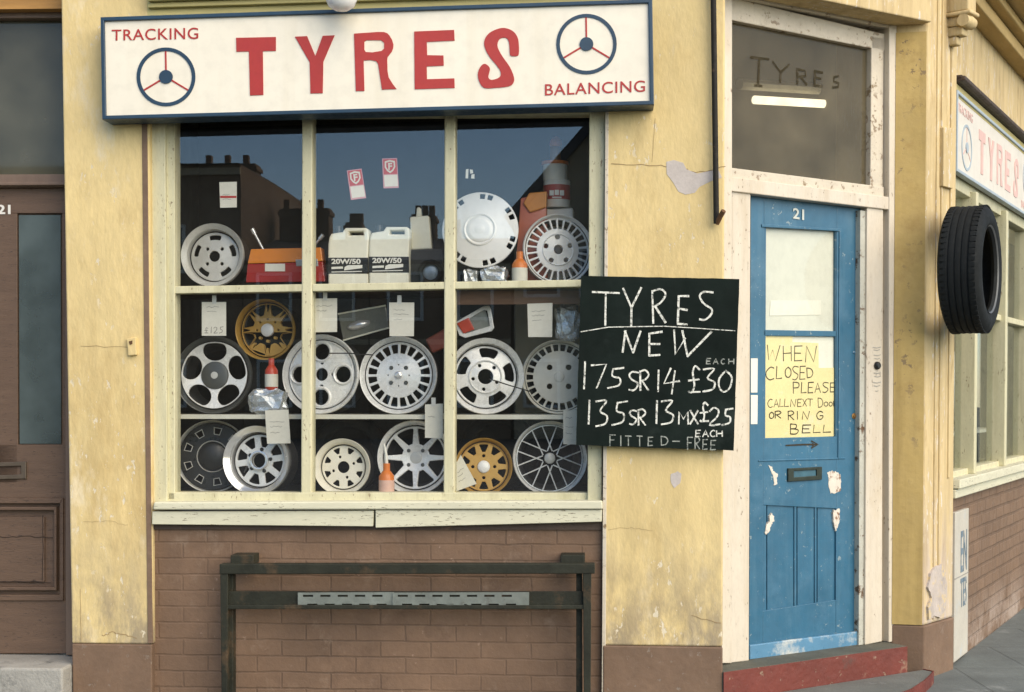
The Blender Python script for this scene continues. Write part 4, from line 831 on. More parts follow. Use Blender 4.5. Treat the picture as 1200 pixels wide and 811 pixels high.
def wheel(label, px, py, rpx, style, d=.24, yaw=0, tilt=3, rot=0, rest=None, name="alloy_wheel", cat="wheel", pl=None):
    F = pl or globals()['F']
    u, v = F.p(px, py, d); Z = (F.W(u, d, v)).y; Rr = rpx * Z / FPX
    if rest is not None: v = rest + Rr + .001        # stands on its shelf
    root = bpy.data.objects.new(name, None); COL.objects.link(root); root.empty_display_size = .1
    W = F.M @ Matrix.Translation((u, d, v - Rr)) @ Matrix.Rotation(R(yaw), 4, 'Z') @ Matrix.Rotation(R(-tilt), 4, 'X')
    root.matrix_basis = W; WM[root.name] = W; LOCALROOT.add(root.name); tag(root, label, cat, "wheels on display in the shop window")
    C0 = (0, 0, Rr); a0 = R(rot)
    s = style; mr = s.get('rim', SILVER); mf = s.get('face', mr)
    if not s.get('trim'):
        lip = s.get('lip', .10); dish = s.get('dish', .03)
        k = Rr
        prof = [(k * (1 - lip) + .003, dish + .010), (k * .93, dish + .012), (k * .96, .02), (k, .014), (k, .0), (k * .985, -.005), (k * .965, -.003), (k * (1 - lip * .45), .006), (k * (1 - lip * .8), .014), (k * (1 - lip), dish + .004)]
        b = MB().lathe(prof, 64, C0, closed=True); rim = build("rim", b, mr, root, F, True)
        b = MB().lathe([(k * .90, dish + .031), (k * .88, .10), (k * .97, .13), (k * .97, .14), (k * .90, .142), (k * .70, .142), (k * .80, .12), (k * .82, dish + .031)], 48, C0, closed=True); build("barrel", b, BARREL_SHADE, root, F, True)
    else: rim = None; lip = .02; dish = 0
    fr_ = Rr * (1 - lip) - (.0045 if rim else 0)
    holes = []
    for f_ in s['holes']: holes += f_(Rr, a0)
    b = MB(); plate(b, [circle(0, 0, fr_, 64)] + [h for h in holes], dish, s.get('thick', .014), s.get('bev', .0022))
    con = s.get('cone', 0.0); yo = lambda r: con * (r - .6)
    if con:                                          # cut the plate finely so that its dishing is smooth
        for k in range(-9, 10):
            for ax in ((1, 0, 0), (0, 0, 1)): bmesh.ops.bisect_plane(b.b, geom=b.b.verts[:] + b.b.edges[:] + b.b.faces[:], plane_co=Vector(ax) * (k * .1 * Rr + .0003), plane_no=ax, dist=1e-6)
    for vv in b.b.verts:
        r_ = math.hypot(vv.co.x, vv.co.z)
        vv.co.y += con * (r_ / Rr - .6) if con else 0
        vv.co.z += Rr
    fc_ = build("face" if rim else "cover", b, mf, root, F, bool(con))
    cap = s.get('cap')
    if cap:
        cr, cm, ch = cap; yc = dish + yo(cr); b = MB().lathe([(0, yc - ch), (cr * Rr * .7, yc - ch), (cr * Rr * .95, yc - ch * .6), (cr * Rr, yc - .0005), (cr * Rr, yc + .006)], 32, C0); cp_ = build("centre_cap", b, cm, root, F, True)
        if s.get('cap2'): b = MB().lathe([(0, yc - ch - .003), (s['cap2'][0] * Rr, yc - ch - .002), (s['cap2'][0] * Rr, yc - ch + .002)], 24, C0); build("badge", b, s['cap2'][1], cp_, F, True)
    if s.get('lugs'):
        n_, rr, mm = s['lugs'][:3]
        for k in range(n_):
            a = a0 + 2 * math.pi * k / n_ + s['lugs'][3]; x, z = polar(rr * Rr, a); yc = dish + yo(rr); b = MB().lathe([(0, yc - .006), (.006, yc - .006), (.009, yc - .003), (.009, yc + .006)], 10, (x, 0, z + Rr)); build("wheel_nut", b, mm, root, F, True)
    for (r0_, r1_, hh, mm) in s.get('rings', []):
        yc = dish + yo((r0_ + r1_) / 2); b = MB().lathe([(r0_ * Rr, yc + .005), (r0_ * Rr, yc - hh), ((r0_ + r1_) / 2 * Rr, yc - hh - .002), (r1_ * Rr, yc - hh), (r1_ * Rr, yc + .005)], 48, C0, closed=True); build("ring", b, mm, root, F, True)
    for (n_, rc, r0_, r1_, off, mm) in s.get('collars', []):
        for k in range(n_):
            x, z = polar(rc * Rr, a0 + off + 2 * math.pi * k / n_); b = MB().lathe([(r0_ * Rr, dish + .012), (r0_ * Rr, dish - .006), ((r0_ + r1_) / 2 * Rr, dish - .009), (r1_ * Rr, dish - .002), (r1_ * Rr, dish + .012)], 28, (x, 0, z + Rr), closed=True); build("collar", b, mm, root, F, True)
    for (n_, off, spread, r0_, r1_, wd, mm) in s.get('struts', []):
        b = MB()
        for k in range(n_):
            for sg_ in (-1, 1):
                a = a0 + 2 * math.pi * k / n_ + off; p0 = polar(r0_ * Rr, a - sg_ * spread * 1.5); p1 = polar(r1_ * Rr, a + sg_ * spread)
                b.tube([(p0[0], dish - .006, p0[1] + Rr), (p1[0], dish + .006, p1[1] + Rr)], wd * Rr, 6)
        build("spokes", b, mm, root, F)
    for (n_, rc, hw_, bw, mm, off) in s.get('frames', []):
        b = MB()
        for k in range(n_):
            a = a0 + off + 2 * math.pi * k / n_; ct = Vector(polar(rc * Rr, a)); t = Vector((-math.sin(a), math.cos(a))); r_ = Vector((math.cos(a), math.sin(a)))
            sq = lambda h, f=1.0: [tuple(ct + t * (x * h * Rr * (1 + .18 * y)) + r_ * (y * h * Rr) + Vector((0, Rr))) for x, y in ((-1, -1), (1, -1), (1, 1), (-1, 1))]
            plate(b, [sq(hw_ + bw), sq(hw_)], dish - .003, .008, .001)
        build("window_frames", b, mm, root, F)
    return root
def H_c(r): return lambda Rr, a0: [circle(0, 0, r * Rr, 28)]
def H_l(n, rc, r, off=0): return lambda Rr, a0: [circle(*polar(rc * Rr, a0 + off + 2 * math.pi * k / n), r * Rr, 12) for k in range(n)]
def H_s(n, r0, r1, h0, h1, off=0, rd=.0): return lambda Rr, a0: [sector(r0 * Rr, r1 * Rr, R(h0), R(h1), a0 + off + 2 * math.pi * k / n, rd * Rr) for k in range(n)]
S5 = dict(cone=.02, rim=SILVER_D, lip=.20, dish=.045, holes=[H_c(.17), H_l(4, .33, .055, R(45)), H_s(5, .53, .68, 18, 17, R(18), .07)])
COVER = dict(cone=.03, trim=True, rim=WHITEW, thick=.012, holes=[H_s(14, .80, .93, 4.0, 4.2, R(0), .02)], rings=[(.36, .42, .004, WHITEW)], cap=(.34, WHITEW, .006))
def cover_holes(Rr, a0): return [sector(.80 * Rr, .93 * Rr, R(4.3), R(4.3), a0 + 2 * math.pi * k / 7 + R(sg_ * 6.6), .02 * Rr) for k in range(7) for sg_ in (-1, 1)]
COVER['holes'] = [cover_holes]
MS20 = dict(cone=.03, rim=SILVER, lip=.12, dish=.022, holes=[H_s(20, .57, .80, 6.0, 6.4, R(9), .03), H_l(4, .27, .05, R(45)), H_l(4, .27, .018, 0)], cap=(.10, CHROME, .008), cap2=(.05, SILVER_D), lugs=(4, .27, GREYW, R(45)), rings=[(.83, .855, .004, SILVER)])
MS24 = dict(cone=.03, rim=WHITEW, lip=.07, dish=.012, holes=[H_s(26, .60, .86, 4.4, 5.0, 0, .02), H_l(5, .36, .07, R(20)), H_c(.13)], rings=[(.42, .45, .004, WHITEW)])
MS24B = dict(cone=.03, rim=OFFW, lip=.06, dish=.012, holes=[H_s(26, .70, .88, 4.6, 4.9, 0, .02), H_l(4, .36, .075, R(45))], cap=(.14, OFFW, .006))
GOLD8 = dict(rim=GOLD, lip=.09, dish=.04, thick=.02, holes=[H_s(8, .50, .84, 7, 17.5, R(22.5), .05), H_l(8, .36, .035, 0), H_s(8, .60, .84, 1.2, 4, 0, .01)], cap=(.22, WHITEW, .012))
GOLD10 = dict(rim=GOLD, lip=.12, dish=.028, thick=.02, holes=[H_s(10, .52, .78, 6, 12, R(18), .04), H_l(4, .38, .055, 0)], cap=(.22, WHITEW, .012), rings=[(.82, .85, .004, GOLD)])
def moon(Rr, a0):
    o = []
    for k in range(5):
        a = a0 + 2 * math.pi * k / 5; c = Vector(polar(.63 * Rr, a)); t = Vector((-math.sin(a), math.cos(a))); r_ = Vector((math.cos(a), math.sin(a)))
        pts = []
        for j in range(24):
            th = 2 * math.pi * j / 24; x = .31 * math.cos(th); y = .255 * math.sin(th)
            p = c + t * (x * Rr) + r_ * (y * Rr)
            if p.length > .825 * Rr: p *= .825 * Rr / p.length
            pts.append(tuple(p))
        o.append(pts)
    return o
STAR5 = dict(cone=-.035, rim=GREYW, face=SILVER, lip=.12, dish=.02, holes=[moon], cap=(.36, GREYW, .010), cap2=(.09, SILVER_D), lugs=(5, .25, BLACKW, 0))
ROUND4 = dict(rim=SILVER, lip=.12, dish=.02, holes=[H_l(4, .57, .205, 0), H_c(.16), H_l(4, .30, .05, 0)], collars=[(4, .57, .205, .275, 0, SILVER)], rings=[(.82, .85, .004, SILVER)])
SLOT5B = dict(cone=.03, rim=SILVER, lip=.16, dish=.045, holes=[H_s(5, .52, .76, 19, 21, R(0), .09), H_c(.20), H_l(5, .33, .045, R(36))], rings=[(.40, .44, .006, SILVER)])
SQ8 = dict(rim=SILVER_D, face=BLACKW, lip=.06, dish=.02, holes=[H_s(9, .62, .79, 7, 6.5, 0, .0)], frames=[(9, .70, .082, .018, SILVER_D, 0)], cap=(.40, BLACKW, .02), rings=[(.41, .435, .008, SILVER_D)])
CHR8 = dict(rim=CHROME, face=SILVER, lip=.22, dish=.05, holes=[H_s(8, .40, .69, 9, 15, R(22.5), .05), H_c(.21)], rings=[(.21, .28, .02, CHROME)], lugs=(5, .33, BLACKW, 0))
WH8 = dict(rim=OFFW, lip=.20, dish=.042, holes=[H_s(8, .50, .70, 5, 11, R(22.5), .05), H_c(.21), H_l(4, .38, .05, R(20))])
MINI8 = dict(cone=-.035, rim=SILVER, lip=.13, dish=.04, thick=.026, bev=.004, holes=[H_s(8, .38, .79, 9, 18.5, R(22.5), .05), H_c(.10)], cap=(.16, SILVER_D, .004), lugs=(4, .27, GREYW, R(45)))
MESH = dict(rim=SILVER, lip=.09, dish=.02, holes=[H_s(1, .22, .905, 179.9, 179.9, 0)], struts=[(8, 0, R(13), .20, .90, .018, SILVER)], cap=(.15, SILVER_D, .012))
MESH['holes'] = [lambda Rr, a0: [circle(0, 0, .885 * Rr, 64)]]
FL = v1 - .002
wheel("silver five-slot steel wheel with four bolt holes, alone at upper left of window", 248, 300, 37.5, S5, .25, 0, 4, rest=SH3)
wheel("large white wheel trim with paired edge holes, beside the upper right mullion", 562, 268, 46, COVER, .22, 0, 6, rot=80, name="wheel_trim", cat="wheel trim")
wheel("white many-spoked wheel at upper right, below the paint tins", 655, 283, 42, MS24, .26, 14, 4, rest=SH3)
wheel("small gold eight-spoked wheel with white centre, beside the £125 tag", 310, 386, 36, GOLD8, .26, -4, 2)
wheel("dark rimmed wheel with five broad silver spokes, under the £125 tag", 249, 440, 46, STAR5, .24, 0, 4, rot=54 - 36, rest=SH2)
wheel("silver wheel with four big round holes, behind the left mullion", 374, 437, 47, ROUND4, .25, -8, 4, rest=SH2)
wheel("silver wheel with twenty short slots in a ring and four bolts, middle shelf centre", 466, 435, 46, MS20, .24, 0, 4, rest=SH2)
wheel("silver wheel with five fat rounded slots, right of the second mullion", 570, 438, 45, SLOT5B, .24, 10, 4, rest=SH2, rot=10)
wheel("white wheel with a ring of narrow slots, half hidden by the chalkboard", 655, 440, 44, MS24B, .30, 0, 4, rest=SH2)
wheel("black wheel with ring of silver-edged square holes, bottom left corner of window", 248, 535, 43, SQ8, .30, 6, 4, rest=FL)
wheel("deep chrome wheel with eight wedge windows, leaning in front of the black one", 299, 536, 41, CHR8, .17, -6, 4, rest=FL, rot=8)
wheel("small cream wheel with eight little triangular holes, bottom row left of the orange bottle", 400, 545, 33.5, WH8, .18, 0, 4, rest=FL)
wheel("silver wheel with eight thick spokes, bottom row behind the second mullion", 485, 533, 44, MINI8, .24, 0, 4, rest=FL)
wheel("small gold ten-windowed wheel with white centre, bottom row behind tilted card", 567, 541, 34, GOLD10, .22, 6, 4, rest=FL)
wheel("silver wheel of thin crossed wire-like spokes, bottom right corner of window", 645, 532, 44, MESH, .24, 8, 4, rest=FL)
wheel("white wheel edge showing inside the side street window below the hanging tyre", 1131, 455, 48, MS24, .26, 0, 3, pl=SP)
b = MB().box(0.05, 2.2, .2, .5, SP.p(1131, 455, .26)[1] - 48 * SP.P(1131, 455, .26).y / FPX - .025, SP.p(1131, 455, .26)[1] - 48 * SP.P(1131, 455, .26).y / FPX - .004); build("side_shelf", b, SHELFW, shop, SP)
# dark tyres standing behind
def tyre(label, px, py, rpx, d, rest, w_=.12):
    u, v = F.p(px, py, d); Z = F.W(u, d, v).y; T = rpx * Z / FPX; v = rest + T
    prof = [(T * .66, -w_ / 2 + .01), (T * .72, -w_ / 2 - .004), (T * .84, -w_ / 2 - .006), (T * .95, -w_ / 2 + .006), (T, -w_ / 2 + .03), (T, w_ / 2 - .03), (T * .95, w_ / 2), (T * .8, w_ / 2), (T * .66, w_ / 2 - .01)]
    b = MB().lathe(prof, 48, (u, d, v), closed=True); o = build("tyre", b, RUBBER, None, F, True, base=(u, d, rest)); return tag(o, label, "tyre")
tyre("black tyre standing behind the small cream wheel", 410, 532, 45, .45, FL)
tyre("black tyre in shadow behind the gold wheel on the bottom row", 585, 530, 47, .48, FL)
u, v = F.p(505, 318, .21); Z = F.W(u, .21, v).y; T = 15 * Z / FPX
tw = thing("model_wheel", "tiny black tyred wheel with blue-grey hub beside the oil jugs", "model wheel", F, (u, .21, SH3))
b = MB().lathe([(T * .6, -.02), (T * .8, -.026), (T, -.015), (T, .03), (T * .6, .03)], 32, (u, .21, SH3 + T), closed=True); build("tyre", b, RUBBER, tw, F, True)
b = MB().lathe([(0, -.012), (T * .3, -.014), (T * .62, -.006), (T * .62, .02)], 28, (u, .21, SH3 + T)); build("hub", b, mat("blue_grey_hub", (.22, .27, .32), .4, .4, var=.15, scale=30), tw, F, True)

# ---- goods between the wheels
def item(name, label, cat, px, py, d, rest=None):
    u, v = F.p(px, py, d); return thing(name, label, cat, F, (u, d, v if rest is None else rest))
def fpris(pts, d0, d1, bev=.003):
    b = MB().prism(F.q(pts, d0), d0, d1); return b.bevel(bev, 2) if bev else b
t = item("tail_light", "orange and red car tail light cluster lying beside the silver wheel", "tail light", 335, 331, .22, SH3)
build("amber_lens", fpris([(294, 292), (376, 290), (378, 306), (290, 309)], .22, .30), AMBER, t, F)
build("red_lens", fpris([(290, 309.5), (378, 306.5), (381, 330), (288, 331)], .222, .30), LRED, t, F)
build("label", fpris([(310.5, 309), (334, 309), (334, 318), (310.5, 318)], .2195, .2215, 0), PAPER, t, F)
build("clear_lens", fpris([(346, 304), (372, 303), (373, 312), (347, 312)], .2185, .225), mat("grey_lens", (.28, .30, .31), .25, var=.1), t, F)
for x0, y0, x1, y1, lb in ((296, 269, 312, 291, "chrome socket wrench poking up behind the tail light, left end"), (378, 276, 358, 292, "chrome socket wrench poking up behind the tail light, right end")):
    a = F.p(x0, y0, .30); c = F.p(x1, y1 + 8, .32); r_ = item("socket_wrench", lb, "wrench", x1, y1 + 8, .32)
    b = MB().tube([(a[0], .30, a[1]), (c[0], .32, c[1])], .0062, 10); build("shaft", b, CHROME, r_, F, True)
    e_ = Vector((a[0], .30, a[1])); dv = (Vector((c[0], .32, c[1])) - e_).normalized(); b = MB().tube([e_ - dv * .004, e_ + dv * .022], .0105, 10); build("socket", b, CHROME, r_, F, True)
zj = lambda x, y, s: F.p(380 + (x + s) / 7.72, 230 + y / 7.72, .20)
for s_, lb in ((0, "white oil jug with black 20W/50 label, the left one against the mullion"), (370, "white oil jug with black 20W/50 label, the right one beside small wheel")):
    dy = -9 if s_ else 0
    j = item("oil_jug", lb, "oil jug", 408 + s_ / 7.72, 331, .2, SH3); j['group'] = "white oil jugs on the top shelf"
    out = [(35, 785), (32, 560), (34, 430), (45, 370), (62, 338), (165, 322), (178, 300), (192, 285), (375, 285), (395, 298), (405, 330), (403, 400), (395, 560), (397, 785)]
    lo = [zj(x, y + dy * (y < 700), s_) for x, y in out]; lo[0] = (lo[0][0], SH3 + .001); lo[-1] = (lo[-1][0], SH3 + .001)
    b = MB(); plate(b, [lo, [zj(x, y + dy, s_) for x, y in ((222, 318), (350, 318), (356, 352), (222, 352))]], .20, .10, .008); build("body", b, PLY, j, F, True)
    b = MB().prism([zj(x, y + dy, s_) for x, y in ((34, 556), (394, 556), (396, 700), (34, 700))], .1985, .25); lb_ = build("label", b, BLACKP, j, F)
    b = MB(); text_quad(b, "20W/50", [zj(x, y + dy, s_) for x, y in ((66, 566), (330, 566), (330, 614), (66, 614))], .198, .035)
    b.prism([zj(x, y + dy, s_) for x, y in ((66, 640), (170, 635), (170, 655), (66, 660))], .1975, .199); b.prism([zj(x, y + dy, s_) for x, y in ((185, 640), (215, 625), (345, 622), (345, 650), (180, 672))], .1975, .199); b.prism([zj(x, y + dy, s_) for x, y in ((66, 682), (340, 676), (340, 684), (66, 690))], .1975, .199)
    build("label_print", b, PLW, lb_, F)
    u, v = zj(110, 322 + dy, s_); b = MB().lathe([(0, .03), (.016, .03), (.018, .0), (.018, -.01)], 16, (u, .25, v), 'Z'); build("cap", b, BLACKP, j, F, True)
t = item("cardboard_box", "dark carton in shadow under the white bottle on the top shelf", "carton", 500, 331, .34, SH3)
q = F.q([(480, 293), (519, 291.5), (519, 331), (480, 331)], .26); q[2] = (q[2][0], SH3); q[3] = (q[3][0], SH3); b = MB().prism(q, .26, .38).bevel(.003); build("carton", b, mat("dark_carton", (.02, .024, .026), .8, var=.2), t, F)
t = item("plastic_bottle", "square ivory bottle with narrow nozzle standing above the tiny wheel", "bottle", 492, 292, .27); zb = lambda x, y: F.p(380 + x / 7.72, 230 + y / 7.72, .27)
b = MB().prism([zb(*p) for p in [(772, 186), (945, 172), (960, 330), (972, 476), (788, 488)]], .27, .33).bevel(.008, 3); build("body", b, PLY, t, F, True)
b = MB().prism([zb(*p) for p in [(825, 182), (832, 100), (850, 92), (870, 105), (876, 178)]], .285, .315).bevel(.005, 2); build("nozzle", b, PLY, t, F, True)
def blob(name, label, cat, px, py, rx, ry, d, m, dd=.04, seed=0, rest=None):
    random.seed(seed); u, v = F.p(px, py, d); Z = F.W(u, d, v).y; sx, sz = rx * Z / FPX, ry * Z / FPX
    if rest is not None: v = rest + sz
    b = MB(); bmesh.ops.create_icosphere(b.b, subdivisions=3, radius=1)
    for vv in b.b.verts:
        k = 1 + random.uniform(-.16, .16); c = vv.co
        p = [math.copysign(abs(x) ** .6, x) for x in c]; vv.co = Vector((u + p[0] * sx * k, d + p[1] * dd * k, v + max(-1, p[2] * k) * sz))
    o = build(name, b, m, None, F, False, base=(u, d, v - sz)); return tag(o, label, cat)
blob("plastic_packet", "crumpled shiny packet under the white wheel trim, left one", "packet", 552, 319, 9, 10, .27, CLEARP, .03, 3, SH3)
blob("plastic_packet", "crumpled shiny packet under the white wheel trim, next to the orange bottle", "packet", 580, 317, 16, 11, .25, CLEARP, .03, 4, SH3)
blob("plastic_packet", "crumpled clear packet under the red bottle on the middle shelf", "packet", 315, 470, 21.5, 15, .20, CLEARP, .04, 5, SH2)
blob("plastic_packet", "shiny clear packet beside the chalkboard, above the half hidden wheel", "packet", 665, 378, 14, 22, .30, CLEARP, .02, 6)
t = item("fuel_can", "tall faded red plastic can with orange top, left of the paint tins", "fuel can", 622, 331, .33, SH3)
q = F.q([(610, 232), (640, 226), (642, 331), (602, 331)], .31); q[2] = (q[2][0], SH3); q[3] = (q[3][0], SH3); b = MB().prism(q, .31, .40).bevel(.008, 2); build("body", b, PLPINK, t, F, True)
build("top", fpris([(613, 238), (620, 226), (641, 224), (640, 243), (621, 249)], .296, .39, .006), mat("faded_orange_plastic", (.60, .24, .05), .4, var=.1), t, F)
t = item("plastic_jug", "white jug with side handle behind the many-spoked wheel", "jug", 652, 331, .40, SH3)
q = F.q([(632, 245), (672, 243), (672, 331), (630, 331)], .40); q[2] = (q[2][0], SH3); q[3] = (q[3][0], SH3); b = MB().prism(q, .40, .50).bevel(.012, 2); build("body", b, PLW, t, F, True)
a = [F.p(x, y, .36) for x, y in ((640, 250), (630, 253), (627.5, 268), (629, 290))]; b = MB().tube([(u, .36 + .0 * i, v) for i, (u, v) in enumerate(a)], .008, 8); build("handle", b, PLW, t, F, True)
vj = q[0][1]
def can(name, label, cat, px, y0, y1, rpx, m, d=.44):
    u, va = F.p(px, y0, d); vb_ = F.p(px, y1, d)[1]; r_ = rpx * (F.W(u, d, va).y) / FPX; t = thing(name, label, cat, F, (u, d, vb_)); b = MB().lathe([(r_ * .97, vb_), (r_, vb_ + .004), (r_, va - .005), (r_ * .96, va), (0, va)], 32, (u, d, 0), 'Z'); build("body", b, m, t, F, True); return t, u, r_
t, u, r_ = can("paint_tin", "white tin with red label, the lower of two stacked at upper right", "tin", 652.5, 212, 244, 15.5, PLW)
b = MB().lathe([(r_ + .0012, F.p(652, 235, .44)[1]), (r_ + .0012, F.p(652, 218, .44)[1])], 32, (u, .44, 0), 'Z'); lb_ = build("label", b, mat("red_tin_label", (.42, .05, .045), .4, var=.08), t, F, True)
b = MB(); 
for x0, x1, y0, y1 in ((644, 649, 223, 229), (650, 655, 222.5, 228.5), (656, 661, 223, 229), (647, 658, 230.5, 232)):
    b.prism(F.q([(x0, y0), (x1, y0), (x1, y1), (x0, y1)], .44 - r_ - .002), .44 - r_ - .003, .44 - r_ + .004)
build("label_print", b, PLW, lb_, F)
t, u, r_ = can("plastic_tub", "white tub with orange rim, standing on the red labelled tin", "tub", 650.5, 193, 212, 14, PLW)
b = MB().lathe([(0, F.p(650, 189.5, .44)[1]), (r_ * 1.12, F.p(650, 190, .44)[1]), (r_ * 1.14, F.p(650, 193, .44)[1]), (r_, F.p(650, 193.5, .44)[1])], 32, (u, .44, 0), 'Z'); build("rim", b, PLO, t, F, True)
t, u, r_ = can("amber_beacon", "small amber beacon bottle on top of the white tub", "beacon", 651, 172, 189.5, 6.5, mat("brown_amber_glass", (.26, .12, .05), .2, var=.1))
b = MB(); uu, vv_ = F.p(651.5, 168, .44); b.lathe([(0, -.036), (.02, -.028), (.029, -.008), (.027, .012), (.015, .028), (0, .032)], 20, (uu, .44, vv_), 'Z'); build("lens", b, PLO, t, F, True)
def bottle(label, px, y0, y1, hw, d, rest, mtop, mlab, nm="small_bottle"):
    u, va = F.p(px, y0, d); r_ = hw * F.W(u, d, va).y / FPX; h = va - rest; t = thing(nm, label, "bottle", F, (u, d, rest))
    b = MB().lathe([(r_ * .9, rest), (r_, rest + .004), (r_, rest + h * .62), (r_ * .6, rest + h * .75), (r_ * .45, rest + h * .78), (r_ * .45, rest + h), (0, rest + h)], 24, (u, d, 0), 'Z'); build("body", b, mtop, t, F, True)
    b = MB().lathe([(r_ + .001, rest + h * .1), (r_ + .001, rest + h * .5)], 24, (u, d, 0), 'Z'); build("label", b, mlab, t, F, True); return t
bottle("small orange bottle with white label on the top shelf, below the red can", 609, 295, 330, 9, .19, SH3, PLO, PAPER)
vpk = F.p(318, 457, .20)[1]
bottle("red bottle with white label standing on the crumpled packet under gold wheel", 318, 420, 457, 7.5, .20, vpk, PLR, PAPER)
bottle("orange topped bottle with long white spout on the bottom row", 453, 543, 577, 9, .15, FL, PLO, mat("pink_white_label", (.70, .45, .36), .6, var=.1))
t = [o for o in bpy.data.objects if o.get('label', '').startswith("orange topped bottle")][0]
a = [F.p(x, y, .15) for x, y in ((453, 545), (452.5, 533), (450, 520))]; b = MB().tube([(u, .15, v) for u, v in a], .009, 10, .005); build("spout", b, PLW, t, F, True)
# boxed lamp, red pad, square lamp
t = item("boxed_lamp", "clear boxed headlamp lying on edge above the twenty-slot wheel", "headlamp", 425, 398, .30)
build("box", fpris([(396, 368), (452, 358), (456, 384), (402, 399)], .30, .36, .004), mat("smoky_clear_box", (.16, .165, .14), .2, var=.15, scale=20), t, F)
b = MB(); cu2, cv2 = F.p(420, 381, .297); bmesh.ops.create_uvsphere(b.b, u_segments=24, v_segments=12, radius=1)
for vv in b.b.verts: vv.co = Vector((cu2 + vv.co.x * .055, .302 + vv.co.y * .03, cv2 + vv.co.z * .022 + vv.co.x * .012))
build("reflector", b, CHROME, t, F, True)
b = MB()
for p, q2 in (((396, 368), (452, 358)), ((402, 399), (456, 384))):
    A_, B_ = F.p(*p, .297), F.p(*q2, .297); b.tube([(A_[0], .297, A_[1]), (B_[0], .297, B_[1])], .004, 6)
build("box_edges", b, PLY, t, F)
t = item("red_cushion_pad", "dull red padded block wedged beside the second mullion on the middle shelf", "pad", 512, 412, .33); build("pad", fpris([(498, 398), (524, 383), (530, 404), (506, 414)], .33, .40, .008), mat("dull_red_vinyl", (.22, .05, .03), .5, var=.15), t, F)
t = item("spot_lamp", "square grey lamp with a red corner, on top of the five-slot wheel", "lamp", 556, 392, .24)
qq = [(533, 378), (566, 359), (573, 358), (575, 362), (579, 384), (576, 388), (545, 396), (538, 393)]
b = MB(); plate(b, [F.q(qq, .26), F.q([(538, 380), (567, 363), (571, 364), (574, 382), (545, 391)], .26)], .26, .02, .003); build("bezel", b, SILVER, t, F)
build("lens", fpris([(537, 379), (568, 362), (575, 383), (544, 392)], .272, .285, 0), mat("grey_ribbed_lens", (.24, .26, .24), .3, var=.1), t, F)
build("red_corner", fpris([(535, 379), (549, 372), (556, 386), (543, 391)], .252, .27, .004), PLR, t, F)
# thin cable ties between wheels
for pts, lb in (([(384, 414), (410, 414), (437, 416)], "thin black cable across the round-holed and twenty-slot wheels"), ([(573, 444), (595, 451), (622, 459)], "thin black cable across the five-slot wheel")):
    qv = [F.p(x, y, .185) for x, y in pts]; b = MB().tube([(u, .185, v) for u, v in qv], .0028, 6); tag(build("cable", b, BLACKP, None, F, base=(qv[0][0], .185, qv[0][1])), lb, "cable")

# ---- tags and stickers on the glass
def card(label, pts, tab=None, d=.135, marks=(), m=PAPER, name="price_tag", cat="price tag", group="paper price tags in the window"):
    q = F.q(pts, d); t = thing(name, label, cat, F, (sum(p[0] for p in q) / 4, d, min(p[1] for p in q)), group); b = MB().prism(q, d, d + .0012)
    for v in b.b.verts: v.co.y += 0
    build("card", b, m, t, F)
    if tab: build("tape_tab", fpris(tab, d - .002, d - .0008, 0), mat("clear_tape", (.62, .63, .60), .3, var=.05), t, F)
    b = MB(); TL, TR_, BR, BL = [Vector(p) for p in q]
    def fn(x, y): p = (TL * (1 - x) + TR_ * x) * (1 - y) + (BL * (1 - x) + BR * x) * y; return tuple(p)
    if marks == 'lines' or not marks:
        for yy in (.22, .36, .5, .68):
            if random.random() < .8:
                x = .18; x2 = random.uniform(.5, .8); stroke(b, [fn(x + (x2 - x) * k / 7, yy + random.uniform(-.025, .025)) for k in range(8)], .0022, d)
    else:
        for st_ in ([(.2, .16), (.3, .13), (.42, .17), (.52, .13), (.7, .15)], [(.22, .28), (.4, .27), (.6, .29)]): stroke(b, [fn(*p) for p in st_], .0022, d)
        hand(b, marks, fn, .0034, d)
    build("writing", b, INKG, t, F); return t
random.seed(11)
def tab(x, y): return [(x - 2.5, y - 8), (x + 2.5, y - 8), (x + 2.5, y + 2), (x - 2.5, y + 2)]
card("white price tag reading £125 above the five-spoke wheel", [(236.5, 354), (265, 354), (265, 393.5), (236.5, 393.5)], tab(251, 354), marks=[('£', .12, .76, .26, .92), ('1', .36, .74, .42, .92), ('2', .5, .74, .64, .92), ('5', .72, .74, .88, .92)])
card("white price tag hung at the left mullion, above the round-holed wheel", [(366, 350), (395, 349.5), (395, 389), (366, 389.5)], tab(381, 350))
card("white price tag hung over the top of the twenty-slot wheel", [(456, 354.5), (485.5, 354.5), (485, 394), (456.5, 394)], tab(468, 354))
card("white price tag on the brown board above the half hidden wheel", [(618, 356), (647.5, 355), (647, 395), (619, 395)])
card("greyish price tag hanging over the chrome wheel's upper edge", [(310.5, 481), (338, 480), (340.5, 519.5), (313, 520)])
card("white price tag hanging low over the eight-spoke wheel by the second mullion", [(498, 474), (519, 473), (519, 514), (498, 513)], tab(508, 474))
card("white card tilted against the second mullion in front of the gold bottom wheel", [(533.5, 545), (540, 533), (558.5, 567), (534, 576)], d=.15)
card("narrow white tag partly behind the chalkboard over the wire-spoked wheel", [(660, 481), (676, 480.5), (676, 521), (660, 520.5)])
t = card("white sticker with a red stripe on the upper left pane", [(257, 213.5), (277.5, 213), (277.5, 243), (258, 243.5)], d=.1045, name="window_sticker", cat="sticker", group="stickers on the window glass")
build("red_stripe", fpris([(258, 229.5), (277, 229.5), (277, 232), (258, 232)], .1035, .1042, 0), RED, t, F)
